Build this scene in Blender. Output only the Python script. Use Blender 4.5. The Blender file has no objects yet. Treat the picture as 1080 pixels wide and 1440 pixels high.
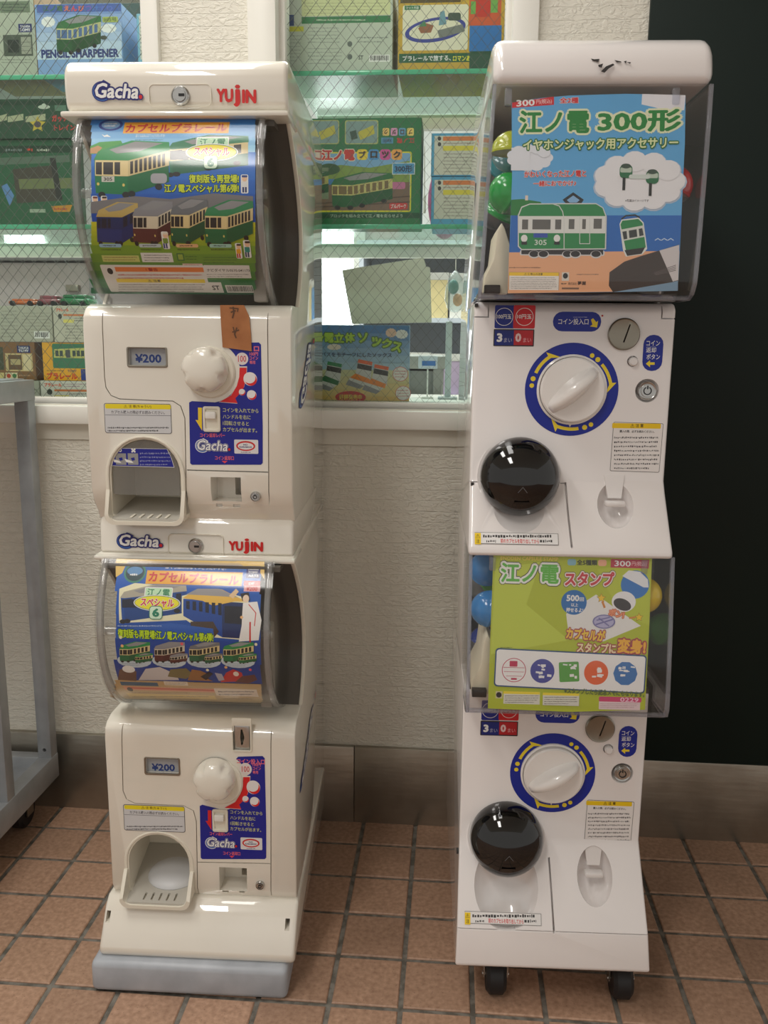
import bpy, bmesh, math, random
import numpy as np
from mathutils import Vector, Matrix

# ---------------------------------------------------------------- camera
SC = bpy.context.scene
COL = SC.collection
CAM_POS = Vector((.57668, -1.54353, .90224))
YAW, PITCH, ROLL = (math.radians(a) for a in (-4.47884, 10.8023, 0.58406))
FPX = 1229.64                        # focal length in pixels of the 1080 x 1440 frame


def cam_basis():
    cy, sy, cp, sp = math.cos(YAW), math.sin(YAW), math.cos(PITCH), math.sin(PITCH)
    f = Vector((sy * cp, cy * cp, -sp))
    r = Vector((cy, -sy, 0))
    u = r.cross(f)
    cr, sr = math.cos(ROLL), math.sin(ROLL)
    return cr * r + sr * u, -sr * r + cr * u, f


RIGHT, UP, FWD = cam_basis()
cd = bpy.data.cameras.new('camera')
cd.sensor_fit = 'VERTICAL'
cd.sensor_height = 36
cd.lens = FPX / 1440 * 36
cd.clip_start = .05
cam = bpy.data.objects.new('camera', cd)
COL.objects.link(cam)
cam.matrix_world = Matrix(((RIGHT.x, UP.x, -FWD.x, CAM_POS.x), (RIGHT.y, UP.y, -FWD.y, CAM_POS.y),
                           (RIGHT.z, UP.z, -FWD.z, CAM_POS.z), (0, 0, 0, 1)))
SC.camera = cam

# ---------------------------------------------------------------- world, lights, exposure
wd = bpy.data.worlds.new('hall_ambient')
SC.world = wd
wd.use_nodes = True
wd.node_tree.nodes['Background'].inputs[0].default_value = (1, .96, .90, 1)
wd.node_tree.nodes['Background'].inputs[1].default_value = .62


def area(name, loc, sx, sy, power, col, target=None):
    l = bpy.data.lights.new(name, 'AREA')
    l.shape = 'RECTANGLE'
    l.size, l.size_y, l.energy, l.color = sx, sy, power, col
    o = bpy.data.objects.new(name, l)
    COL.objects.link(o)
    o.location = loc
    if target:
        o.rotation_euler = (Vector(target) - Vector(loc)).to_track_quat('-Z', 'Y').to_euler()
    return o


area('ceiling_lamp_over_offscreen', (.06, -.62, 2.52), .35, 1.2, 9, (1, .975, .935))
area('ceiling_lamp_left_offscreen', (-.62, -.75, 2.52), .30, 1.1, 17, (1, .97, .925))
area('ceiling_lamp_front_offscreen', (-.22, -2.15, 2.52), .35, 1.0, 22, (1, .965, .915))
area('shop_ceiling_lamp_offscreen', (.1, .75, 2.42), 2.4, .25, 40, (.97, 1, .99))
area('shop_ceiling_lamp_far_offscreen', (.1, 2.0, 2.42), 2.4, .3, 46, (.97, 1, .99))
vs = SC.view_settings
vs.view_transform = 'Standard'
vs.look = 'None'
vs.gamma = 1
vs.use_curve_mapping = False
vs.exposure = -0.1
SC.cycles.transparent_max_bounces = 24
SC.cycles.max_bounces = 10
SC.cycles.transmission_bounces = 10

rnd = random.Random(7)


# ---------------------------------------------------------------- helpers
def lin(c):
    c /= 255
    return c / 12.92 if c <= .04045 else ((c + .055) / 1.055) ** 2.4


def C(r, g, b, k=1.0):
    return tuple(min(.92, lin(v) * k) for v in (r, g, b)) + (1,)


class Frame:
    """local frame of a thing; turns photo pixels into points on planes of that thing"""
    def __init__(s, loc=(0, 0, 0), rz=0):
        s.M = Matrix.Translation(loc) @ Matrix.Rotation(rz, 4, 'Z')
        s.I = s.M.inverted()
        s.o = s.I @ CAM_POS

    def ray(s, px, py):
        d = RIGHT * ((px - 540) / FPX) - UP * ((py - 720) / FPX) + FWD
        return s.o, s.I.to_3x3() @ d

    def at(s, px, py, y):
        o, d = s.ray(px, py)
        return o + d * ((y - o.y) / d.y)

    def atz(s, px, py, z):
        o, d = s.ray(px, py)
        return o + d * ((z - o.z) / d.z)


W = Frame()

MATS = {}


def mat(name, col=(.8, .8, .8), rough=.5, metal=0, coat=0, spec=.5, emit=None, es=1, **kw):
    if name in MATS:
        return MATS[name]
    m = bpy.data.materials.new(name)
    m.use_nodes = True
    b = m.node_tree.nodes['Principled BSDF']
    b.inputs['Base Color'].default_value = tuple(col)[:3] + (1,)
    b.inputs['Roughness'].default_value = rough
    b.inputs['Metallic'].default_value = metal
    b.inputs['Coat Weight'].default_value = coat
    b.inputs['Coat Roughness'].default_value = kw.get('coat_rough', .03)
    b.inputs['Specular IOR Level'].default_value = spec
    b.inputs['Coat IOR'].default_value = kw.get('coat_ior', 1.5)
    if emit:
        b.inputs['Emission Color'].default_value = tuple(emit)[:3] + (1,)
        b.inputs['Emission Strength'].default_value = es
    MATS[name] = m
    return m


def nd(m, kind, **kw):
    n = m.node_tree.nodes.new(kind)
    for k, v in kw.items():
        setattr(n, k, v)
    return n


def lk(m, a, b):
    m.node_tree.links.new(a, b)


def bsdf(m):
    return m.node_tree.nodes['Principled BSDF']


def speckle(m, scale, c1, c2, lo=.4, hi=.6, detail=4, coords='Object', rough=None):
    """base colour from a noise between two colours"""
    tc = nd(m, 'ShaderNodeTexCoord')
    nz = nd(m, 'ShaderNodeTexNoise')
    nz.inputs['Scale'].default_value = scale
    nz.inputs['Detail'].default_value = detail
    r = nd(m, 'ShaderNodeValToRGB')
    r.color_ramp.elements[0].position, r.color_ramp.elements[1].position = lo, hi
    r.color_ramp.elements[0].color, r.color_ramp.elements[1].color = tuple(c1)[:3] + (1,), tuple(c2)[:3] + (1,)
    lk(m, tc.outputs[coords], nz.inputs['Vector'])
    lk(m, nz.outputs['Fac'], r.inputs['Fac'])
    lk(m, r.outputs['Color'], bsdf(m).inputs['Base Color'])
    return tc, nz, r


def clear(name, tint=(.97, .97, .97), ior=1.45, rough=.02, boost=1.0, haze=0, hazecol=(.8, .8, .8)):
    """thin clear sheet: lets light straight through, mirrors at a slant; haze = dusty film"""
    if name in MATS:
        return MATS[name]
    m = bpy.data.materials.new(name)
    m.use_nodes = True
    nt = m.node_tree
    nt.nodes.clear()
    out = nt.nodes.new('ShaderNodeOutputMaterial')
    tr = nt.nodes.new('ShaderNodeBsdfTransparent')
    tr.inputs[0].default_value = tuple(tint) + (1,)
    gl = nt.nodes.new('ShaderNodeBsdfGlossy')
    gl.inputs['Roughness'].default_value = rough
    fr = nt.nodes.new('ShaderNodeFresnel')
    ge = nt.nodes.new('ShaderNodeNewGeometry')          # both faces of the sheet mirror like air to plastic
    mr_ = nt.nodes.new('ShaderNodeMapRange')
    mr_.inputs['To Min'].default_value, mr_.inputs['To Max'].default_value = ior, 1 / ior
    nt.links.new(ge.outputs['Backfacing'], mr_.inputs['Value'])
    nt.links.new(mr_.outputs[0], fr.inputs[0])
    mx = nt.nodes.new('ShaderNodeMixShader')
    mu = nt.nodes.new('ShaderNodeMath')
    mu.operation = 'MULTIPLY'
    mu.use_clamp = True
    mu.inputs[1].default_value = boost
    nt.links.new(fr.outputs[0], mu.inputs[0])
    nt.links.new(mu.outputs[0], mx.inputs[0])
    nt.links.new(gl.outputs[0], mx.inputs[2])
    if haze:
        df = nt.nodes.new('ShaderNodeBsdfDiffuse')
        df.inputs[0].default_value = tuple(hazecol) + (1,)
        m2 = nt.nodes.new('ShaderNodeMixShader')
        m2.inputs[0].default_value = haze
        nt.links.new(tr.outputs[0], m2.inputs[1])
        nt.links.new(df.outputs[0], m2.inputs[2])
        nt.links.new(m2.outputs[0], mx.inputs[1])
    else:
        nt.links.new(tr.outputs[0], mx.inputs[1])
    nt.links.new(mx.outputs[0], out.inputs[0])
    MATS[name] = m
    return m


# ---- objects
def tag(o, label=None, cat=None, group=None, kind=None):
    if label: o['label'] = label
    if cat: o['category'] = cat
    if group: o['group'] = group
    if kind: o['kind'] = kind
    return o


def thing(name, label, cat, loc=(0, 0, 0), rz=0, group=None):
    o = bpy.data.objects.new(name, None)
    o.empty_display_size = .05
    COL.objects.link(o)
    o.location = loc
    o.rotation_euler = (0, 0, rz)
    return tag(o, label, cat, group)


def link(name, me, m=None, parent=None, angle=35):
    if m is not None and not me.materials:
        me.materials.append(m)
    me.shade_smooth()
    me.set_sharp_from_angle(angle=math.radians(angle))
    o = bpy.data.objects.new(name, me)
    COL.objects.link(o)
    if parent:
        o.parent = parent
    return o


def obj(name, bm, m=None, parent=None, angle=35, origin=None):
    """one mesh object; with origin, the object sits there and the mesh is stored relative to it"""
    bmesh.ops.recalc_face_normals(bm, faces=bm.faces[:])
    if origin is not None:
        bmesh.ops.translate(bm, vec=-Vector(origin), verts=bm.verts[:])
    me = bpy.data.meshes.new(name)
    bm.to_mesh(me)
    bm.free()
    o = link(name, me, m, parent, angle)
    if origin is not None:
        o.location = origin
    return o


def bev(bm, w, seg=2, ang=30, sel=None):
    bm.normal_update()
    es = []
    for e in bm.edges:
        if len(e.link_faces) == 2 and e.calc_face_angle(0) > math.radians(ang):
            if sel is None or sel(e):
                es.append(e)
    if es:
        bmesh.ops.bevel(bm, geom=es, offset=w, segments=seg, profile=.5, affect='EDGES', clamp_overlap=True)
    return bm


def add_box(bm, x0, x1, y0, y1, z0, z1):
    v = [bm.verts.new((x, y, z)) for z in (z0, z1) for y in (y0, y1) for x in (x0, x1)]
    for f in ((0, 2, 3, 1), (4, 5, 7, 6), (0, 1, 5, 4), (2, 6, 7, 3), (0, 4, 6, 2), (1, 3, 7, 5)):
        bm.faces.new([v[i] for i in f])
    return v


def box(x0, x1, y0, y1, z0, z1, b=0, seg=2):
    bm = bmesh.new()
    add_box(bm, x0, x1, y0, y1, z0, z1)
    bmesh.ops.recalc_face_normals(bm, faces=bm.faces[:])
    if b:
        bev(bm, b, seg)
    return bm


def add_prism(bm, pts, h):
    """pts: list of Vectors (closed polygon); h: Vector extrusion"""
    a = [bm.verts.new(p) for p in pts]
    c = [bm.verts.new(Vector(p) + h) for p in pts]
    n = len(a)
    bm.faces.new(a)
    bm.faces.new(c[::-1])
    for i in range(n):
        bm.faces.new((a[i], c[i], c[(i + 1) % n], a[(i + 1) % n]))


def prism_x(prof, x0, x1, b=0, seg=2, ang=30):
    bm = bmesh.new()
    add_prism(bm, [Vector((x0, y, z)) for y, z in prof], Vector((x1 - x0, 0, 0)))
    bmesh.ops.recalc_face_normals(bm, faces=bm.faces[:])
    if b:
        bev(bm, b, seg, ang)
    return bm


def prism_y(poly, y0, y1, b=0, seg=2, ang=30):
    bm = bmesh.new()
    add_prism(bm, [Vector((x, y0, z)) for x, z in poly], Vector((0, y1 - y0, 0)))
    bmesh.ops.recalc_face_normals(bm, faces=bm.faces[:])
    if b:
        bev(bm, b, seg, ang)
    return bm


def lathe(prof, n=32, origin=(0, 0, 0), axis='-Y', bm=None):
    """prof: (radius, height); turned about an axis through origin; height runs along the axis"""
    bm = bm or bmesh.new()
    rows = []
    o = Vector(origin)
    def P(r, h, t):
        c, s = r * math.cos(t), r * math.sin(t)
        return o + {'-Y': Vector((c, -h, s)), 'Z': Vector((c, s, h)), 'X': Vector((h, c, s))}[axis]
    for r, h in prof:
        if r < 1e-6:
            rows.append([bm.verts.new(P(0, h, 0))])
        else:
            rows.append([bm.verts.new(P(r, h, 2 * math.pi * i / n)) for i in range(n)])
    for a, c in zip(rows, rows[1:]):
        for i in range(n):
            j = (i + 1) % n
            if len(a) == 1 and len(c) == 1:
                continue
            if len(a) == 1:
                bm.faces.new((a[0], c[j], c[i]))
            elif len(c) == 1:
                bm.faces.new((a[i], a[j], c[0]))
            else:
                bm.faces.new((a[i], a[j], c[j], c[i]))
    return bm


def tube(pts, r, n=8, bm=None):
    bm = bm or bmesh.new()
    pts = [Vector(p) for p in pts]
    rings = []
    for i, p in enumerate(pts):
        d = (pts[min(i + 1, len(pts) - 1)] - pts[max(i - 1, 0)]).normalized()
        up = Vector((0, 0, 1)) if abs(d.z) < .9 else Vector((1, 0, 0))
        a = d.cross(up).normalized()
        c = d.cross(a)
        rings.append([bm.verts.new(p + r * (a * math.cos(2 * math.pi * k / n) + c * math.sin(2 * math.pi * k / n))) for k in range(n)])
    for a, c in zip(rings, rings[1:]):
        for k in range(n):
            bm.faces.new((a[k], a[(k + 1) % n], c[(k + 1) % n], c[k]))
    bm.faces.new(rings[0][::-1])
    bm.faces.new(rings[-1])
    return bm


def slot(pts, w, out=.003, deep=.007):
    """narrow solid along a line of surface points, for carving a real gap"""
    bm = bmesh.new()
    pts = [Vector(p) for p in pts]
    R_ = []
    for i, p in enumerate(pts):
        d = pts[min(i + 1, len(pts) - 1)] - pts[max(i - 1, 0)]
        n = Vector((-d.z, 0, d.x)).normalized() * (w / 2)
        R_.append([bm.verts.new(q) for q in (p + n + Vector((0, -out, 0)), p - n + Vector((0, -out, 0)), p - n + Vector((0, deep, 0)), p + n + Vector((0, deep, 0)))])
    for a, b in zip(R_, R_[1:]):
        for k in range(4):
            bm.faces.new((a[k], a[(k + 1) % 4], b[(k + 1) % 4], b[k]))
    bm.faces.new(R_[0][::-1])
    bm.faces.new(R_[-1])
    return bm


def ellipsoid(c, rx, ry, rz, rot=None, u=40, v=24):
    bm = bmesh.new()
    bmesh.ops.create_uvsphere(bm, u_segments=u, v_segments=v, radius=1)
    m = Matrix.Translation(c) @ (rot or Matrix.Identity(4)) @ Matrix.Diagonal((rx, ry, rz, 1))
    bmesh.ops.transform(bm, matrix=m, verts=bm.verts[:])
    return bm


def arc(cx, cy, r, a0, a1, n=10, r2=None):
    r2 = r2 or r
    return [(cx + r * math.cos(math.radians(a0 + (a1 - a0) * i / n)), cy + r2 * math.sin(math.radians(a0 + (a1 - a0) * i / n))) for i in range(n + 1)]


def rrect(x0, z0, x1, z1, r, n=5):
    if isinstance(r, (int, float)):
        r = (r,) * 4          # bl, br, tr, tl
    return (arc(x0 + r[0], z0 + r[0], r[0], 180, 270, n) + arc(x1 - r[1], z0 + r[1], r[1], 270, 360, n)
            + arc(x1 - r[2], z1 - r[2], r[2], 0, 90, n) + arc(x0 + r[3], z1 - r[3], r[3], 90, 180, n))


def cut(o, cutters):
    """carve bmesh solids out of an object one after another, keep the result as plain mesh"""
    for bm in cutters:
        bmesh.ops.recalc_face_normals(bm, faces=bm.faces[:])
        me = bpy.data.meshes.new('carve')
        bm.to_mesh(me)
        bm.free()
        me.materials.append(o.data.materials[0])
        c = bpy.data.objects.new('carve', me)
        COL.objects.link(c)
        if o.parent:
            c.parent = o.parent
        md = o.modifiers.new('carve', 'BOOLEAN')
        md.operation = 'DIFFERENCE'
        md.solver = 'EXACT'
        md.object = c
        dg = bpy.context.evaluated_depsgraph_get()
        dg.update()
        res = bpy.data.meshes.new_from_object(o.evaluated_get(dg))
        o.modifiers.clear()

        def size(m):
            if len(m.vertices) < 8:
                return 0
            b = bmesh.new()
            b.from_mesh(m)
            v = abs(b.calc_volume(signed=True))
            b.free()
            return v
        if size(res) > .8 * size(o.data):
            o.data = res
        else:
            print('carve skipped on', o.name)
        bpy.data.objects.remove(c)
    me = o.data
    me.shade_smooth()
    me.set_sharp_from_angle(angle=math.radians(35))
    return o


# ---- flat print: many coloured flat shapes and lettering in one mesh with a colour attribute
M_PRINT = mat('printed_ink', rough=.42)
_a = nd(M_PRINT, 'ShaderNodeAttribute', attribute_name='Col')
lk(M_PRINT, _a.outputs['Color'], bsdf(M_PRINT).inputs['Base Color'])
_tc = {}


def glyphs(s, bold=0.0, shear=0.0, spacing=1.0):
    key = (s, bold, shear, spacing)
    if key in _tc:
        return _tc[key]
    cu = bpy.data.curves.new('lettering', 'FONT')
    cu.body = s
    cu.size = 1
    cu.offset = bold
    cu.shear = shear
    cu.space_character = spacing
    cu.resolution_u = 2
    o = bpy.data.objects.new('lettering', cu)
    COL.objects.link(o)
    me = o.to_mesh()
    v = [(p.co.x, p.co.y) for p in me.vertices]
    f = [tuple(p.vertices) for p in me.polygons]
    o.to_mesh_clear()
    bpy.data.objects.remove(o)
    bpy.data.curves.remove(cu)
    _tc[key] = (v, f)
    return v, f


class Print:
    GAP = 4e-5

    def __init__(s, pix, emb, step=None):
        s.pix, s.emb, s.step = pix, emb, step
        s.tol = 2.5e-4
        s.L = []

    # box of pixels -> centre and size on the sheet
    def cs(s, x0, y0, x1, y1):
        cx, cy = (x0 + x1) / 2, (y0 + y1) / 2
        u, v = s.pix(cx, cy)
        w = abs(s.pix(x1, cy)[0] - s.pix(x0, cy)[0])
        h = abs(s.pix(cx, y0)[1] - s.pix(cx, y1)[1])
        return u, v, w, h

    def raw(s, vs_, fs, col, same=False):
        s.L.append((vs_, fs, col, same))

    def pts(s, p, col, same=False):
        s.raw(list(p), [tuple(range(len(p)))], col, same)

    def poly(s, p, col, same=False):
        s.pts([s.pix(*q) for q in p], col, same)

    def rot(s, p, u, v, a):
        if not a:
            return p
        c, n = math.cos(math.radians(a)), math.sin(math.radians(a))
        return [(u + (x - u) * c - (y - v) * n, v + (x - u) * n + (y - v) * c) for x, y in p]

    def rect(s, x0, y0, x1, y1, col, r=0, a=0, same=False):
        u, v, w, h = s.cs(x0, y0, x1, y1)
        k = w / max(1e-6, abs(x1 - x0))
        p = rrect(u - w / 2, v - h / 2, u + w / 2, v + h / 2, min(r * k, w / 2.01, h / 2.01), 4) if r else \
            [(u - w / 2, v - h / 2), (u + w / 2, v - h / 2), (u + w / 2, v + h / 2), (u - w / 2, v + h / 2)]
        s.pts(s.rot(p, u, v, a), col, same)

    def frame(s, x0, y0, x1, y1, t, col, fill, r=0):
        s.rect(x0, y0, x1, y1, col, r)
        s.rect(x0 + t, y0 + t, x1 - t, y1 - t, fill, max(0, r - t))

    def ell(s, cx, cy, rx, ry, col, n=28, a=0, same=False):
        u, v, w, h = s.cs(cx - rx, cy - ry, cx + rx, cy + ry)
        p = [(u + w / 2 * math.cos(2 * math.pi * i / n), v + h / 2 * math.sin(2 * math.pi * i / n)) for i in range(n)]
        s.pts(s.rot(p, u, v, a), col, same)

    def line(s, p, t, col):
        """broad polyline through pixels, t = width in pixels"""
        q = [s.pix(*a) for a in p]
        k = abs(s.pix(p[0][0] + 10, p[0][1])[0] - s.pix(p[0][0], p[0][1])[0]) / 10 * t / 2
        for a, b in zip(q, q[1:]):
            d = Vector((b[0] - a[0], b[1] - a[1]))
            if d.length < 1e-7:
                continue
            d.normalize()
            n = Vector((-d.y, d.x)) * k
            e = d * k * .5
            s.pts([(a[0] + n.x - e.x, a[1] + n.y - e.y), (a[0] - n.x - e.x, a[1] - n.y - e.y),
                   (b[0] - n.x + e.x, b[1] - n.y + e.y), (b[0] + n.x + e.x, b[1] + n.y + e.y)], col)

    def text(s, t, x0, y0, x1, y1, col, bold=.012, out=(), shear=0, a=0, spacing=1.0, flip=False):
        """lettering fitted into a pixel box; out = ((extra width, colour), ...) outlines, widest first"""
        u, v, w, h = s.cs(x0, y0, x1, y1)
        thin = bold <= .016
        base, ff = glyphs(t, bold if thin else 0.0, shear, spacing)
        if not base:
            return
        X0, X1 = min(p[0] for p in base), max(p[0] for p in base)
        Y0, Y1 = min(p[1] for p in base), max(p[1] for p in base)
        b2 = 0 if thin else bold
        sx, sy = w / (X1 - X0 + 2 * b2), h / (Y1 - Y0 + 2 * b2)
        if flip:
            sx, sy = -sx, -sy
        first = True
        for ex, oc in tuple(out) + ((0, col),):
            r = b2 + ex
            n = 0 if r == 0 else (6 if r < .04 else 10)
            for i in range(-1, n):
                dx, dy = (0, 0) if i < 0 else (r * math.cos(2 * math.pi * i / n), r * math.sin(2 * math.pi * i / n))
                p = [(u + (x + dx - (X0 + X1) / 2) * sx, v + (y + dy - (Y0 + Y1) / 2) * sy) for x, y in base]
                s.raw(s.rot(p, u, v, a), ff, oc, 2 if i >= 0 else False)

    def marks(s, x0, y0, x1, y1, rows, col, fill=.55, seed=1):
        """rows of print too small to read"""
        r = random.Random(seed)
        h = (y1 - y0) / rows
        for i in range(rows):
            x = x0
            yc = y0 + h * (i + .5)
            end = x1 - (r.random() * .3 * (x1 - x0) if i == rows - 1 else r.random() * .06 * (x1 - x0))
            while x < end:
                w = h * fill * r.uniform(.25, .8)
                yy = yc + r.uniform(-.06, .06) * h
                hh = h * fill / 2 * r.uniform(.45, 1.0)
                s.rect(x, yy - hh, min(x + w, end), yy + hh, col, same=True)
                x += w + h * r.uniform(.10, .22)

    def build(s, name, parent, m=None, off=.0003, ink=1.0):
        bm = bmesh.new()
        lay = bm.faces.layers.int.new('ci')
        lv = bm.verts.layers.float.new('lv')
        cols = []
        # each shape lies just above the shapes it overlaps, so the print stays paper-thin
        n = len(s.L)
        B = np.zeros((n, 4))
        K = np.zeros(n)
        tol = s.tol
        for idx, (vs_, fs, col, same) in enumerate(s.L):
            q = np.array(vs_)
            a, b = q.min(0) + tol, q.max(0) - tol
            B[idx] = a[0], a[1], max(b[0], a[0]), max(b[1], a[1])
            o = (B[:idx, 0] <= B[idx, 2]) & (B[:idx, 2] >= B[idx, 0]) & (B[:idx, 1] <= B[idx, 3]) & (B[:idx, 3] >= B[idx, 1])
            k = K[idx] = (K[:idx][o].max() if o.any() else 0) + (.3 if same == 2 else 1)
            cols.append(col)
            vv = []
            for x, y in vs_:
                q = bm.verts.new((x, y, 0))
                q[lv] = k
                vv.append(q)
            for f in fs:
                try:
                    nf = bm.faces.new([vv[i] for i in f])
                    nf[lay] = len(cols) - 1
                    nf.normal_update()
                    if nf.normal.z < 0:
                        nf.normal_flip()
                except ValueError:
                    pass
        if s.step:
            y0, y1 = min(v.co.y for v in bm.verts), max(v.co.y for v in bm.verts)
            i = math.ceil(y0 / s.step)
            while i * s.step < y1:
                bmesh.ops.bisect_plane(bm, geom=bm.verts[:] + bm.edges[:] + bm.faces[:], dist=1e-7,
                                       plane_co=(0, i * s.step, 0), plane_no=(0, 1, 0))
                i += 1
        for v in bm.verts:
            v.co = s.emb(v.co.x, v.co.y, off + v[lv] * s.GAP)
        me = bpy.data.meshes.new(name)
        ci = [f[lay] for f in bm.faces]
        bm.to_mesh(me)
        bm.free()
        at = me.color_attributes.new('Col', 'FLOAT_COLOR', 'CORNER')
        buf = []
        for f, c in zip(me.polygons, ci):
            buf += ([min(.9, v * ink) for v in cols[c][:3]] + [1]) * f.loop_total
        at.data.foreach_set('color', buf)
        me.materials.append(m or M_PRINT)
        o = bpy.data.objects.new(name, me)
        COL.objects.link(o)
        if parent:
            o.parent = parent
        return o


def on_plane(fr, y, y_top=None, z0=None, z1=None):
    """print surface on the plane y = const of a frame, or leaning from y at z0 to y_top at z1"""
    if y_top is None:
        return Print(lambda px, py: (lambda p: (p.x, p.z))(fr.at(px, py, y)), lambda u, v, o: (u, y - o, v))
    p0 = Vector((0, y, z0))
    e = Vector((0, y_top - y, z1 - z0)).normalized()
    n = Vector((0, -e.z, e.y))

    def pix(px, py):
        o, d = fr.ray(px, py)
        q = o + d * ((p0 - o).dot(n) / d.dot(n))
        return q.x, (q - p0).dot(e)
    return Print(pix, lambda u, v, o: p0 + Vector((u, 0, 0)) + e * v + n * o)


def on_drum(fr, yc, zc, R, step=.004):
    def pix(px, py):
        o, d = fr.ray(px, py)
        a = d.y * d.y + d.z * d.z
        b = 2 * ((o.y - yc) * d.y + (o.z - zc) * d.z)
        c = (o.y - yc) ** 2 + (o.z - zc) ** 2 - R * R
        D = max(0, b * b - 4 * a * c)
        q = o + d * ((-b - math.sqrt(D)) / (2 * a))
        return q.x, math.atan2(q.z - zc, -(q.y - yc)) * R
    return Print(pix, lambda u, v, o: (u, yc - (R + o) * math.cos(v / R), zc + (R + o) * math.sin(v / R)), step)


# ================================================================ the setting
# ---- materials
M_PAPER = mat('embossed_wallpaper', C(222, 218, 205), rough=.55)


def wallpaper(m):
    tc = nd(m, 'ShaderNodeTexCoord')
    sp = nd(m, 'ShaderNodeSeparateXYZ')
    lk(m, tc.outputs['Object'], sp.inputs[0])
    n1 = nd(m, 'ShaderNodeTexNoise')
    n1.inputs['Scale'].default_value = 130
    n1.inputs['Detail'].default_value = 3
    n1.inputs['Distortion'].default_value = 1.2
    mp = nd(m, 'ShaderNodeMapping')
    mp.inputs['Scale'].default_value = (.55, 1, 1)
    lk(m, tc.outputs['Object'], mp.inputs[0])
    lk(m, mp.outputs[0], n1.inputs['Vector'])
    n2 = nd(m, 'ShaderNodeTexNoise')
    n2.inputs['Scale'].default_value = 22
    lk(m, tc.outputs['Object'], n2.inputs['Vector'])
    a = nd(m, 'ShaderNodeMath', operation='MULTIPLY_ADD')
    a.inputs[1].default_value = 1 / .0197
    lk(m, sp.outputs['Z'], a.inputs[0])
    b = nd(m, 'ShaderNodeMath', operation='MULTIPLY')
    b.inputs[1].default_value = .18
    lk(m, n2.outputs['Fac'], b.inputs[0])
    lk(m, b.outputs[0], a.inputs[2])
    f = nd(m, 'ShaderNodeMath', operation='PINGPONG')
    f.inputs[1].default_value = .5
    lk(m, a.outputs[0], f.inputs[0])
    r = nd(m, 'ShaderNodeMapRange', interpolation_type='SMOOTHSTEP')
    r.inputs['From Max'].default_value = .055
    lk(m, f.outputs[0], r.inputs['Value'])
    h = nd(m, 'ShaderNodeMath', operation='MULTIPLY_ADD')
    h.inputs[1].default_value = .9
    lk(m, r.outputs[0], h.inputs[0])
    cr = nd(m, 'ShaderNodeMapRange', interpolation_type='SMOOTHSTEP')
    cr.inputs['From Min'].default_value, cr.inputs['From Max'].default_value = .42, .62
    lk(m, n1.outputs['Fac'], cr.inputs['Value'])
    lk(m, cr.outputs[0], h.inputs[2])
    bp = nd(m, 'ShaderNodeBump')
    bp.inputs['Strength'].default_value = .55
    bp.inputs['Distance'].default_value = .0016
    lk(m, h.outputs[0], bp.inputs['Height'])
    lk(m, bp.outputs[0], bsdf(m).inputs['Normal'])


wallpaper(M_PAPER)
M_TRIM = mat('white_window_paint', C(232, 230, 222), rough=.35)
M_STRIP = mat('smooth_wall_strip', C(222, 218, 205), rough=.5)
M_DARK = mat('dark_green_paint', C(9, 27, 22), rough=.5, spec=.3)
M_STEEL = mat('dull_steel', C(150, 146, 135), rough=.34, metal=.85)
speckle(M_STEEL, 9, C(150, 144, 132), C(180, 175, 164), .3, .7)
_bp = nd(M_STEEL, 'ShaderNodeBump')
_nz = nd(M_STEEL, 'ShaderNodeTexNoise')
_nz.inputs['Scale'].default_value = 7
_bp.inputs['Strength'].default_value = .25
_bp.inputs['Distance'].default_value = .004
lk(M_STEEL, _nz.outputs['Fac'], _bp.inputs['Height'])
lk(M_STEEL, _bp.outputs[0], bsdf(M_STEEL).inputs['Normal'])
M_GLASS = clear('window_glass', (.955, .985, .965), 1.5, .01, .6)
M_SHELF = clear('shelf_glass', (.84, .95, .90), 1.45, .14, .55)
M_SHELF_EDGE = mat('shelf_glass_edge', C(95, 190, 150), rough=.15)
M_WIRE = mat('glass_wire', C(100, 103, 96), rough=.5, metal=.2)

# ---- wall with two shop windows
WX0, WX1 = -1.6, 2.4
LW = (-1.2, .047)          # openings in x
RW = (.269, .657)
WZ0, WZ1 = .790, 1.95
bm = bmesh.new()
for a in ((WX0, WX1, 0, .10, 0, WZ0), (WX0, WX1, 0, .10, WZ1, 2.6), (WX0, LW[0], 0, .10, WZ0, WZ1),
          (LW[1], RW[0], 0, .10, WZ0, WZ1), (RW[1], WX1, 0, .10, WZ0, WZ1)):
    add_box(bm, *a)
tag(obj('wall_back', bm, M_PAPER), kind='structure')

bm = bmesh.new()
for a, b in ((WX0, .871),):
    add_box(bm, a, b, -.0035, .002, .728, .792)
tag(obj('trim_1', bm, M_STRIP), kind='structure')
tag(obj('trim_2', box(WX0, .80, -.022, .1, .757, .790, .003), M_TRIM), kind='structure')      # sill board


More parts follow.
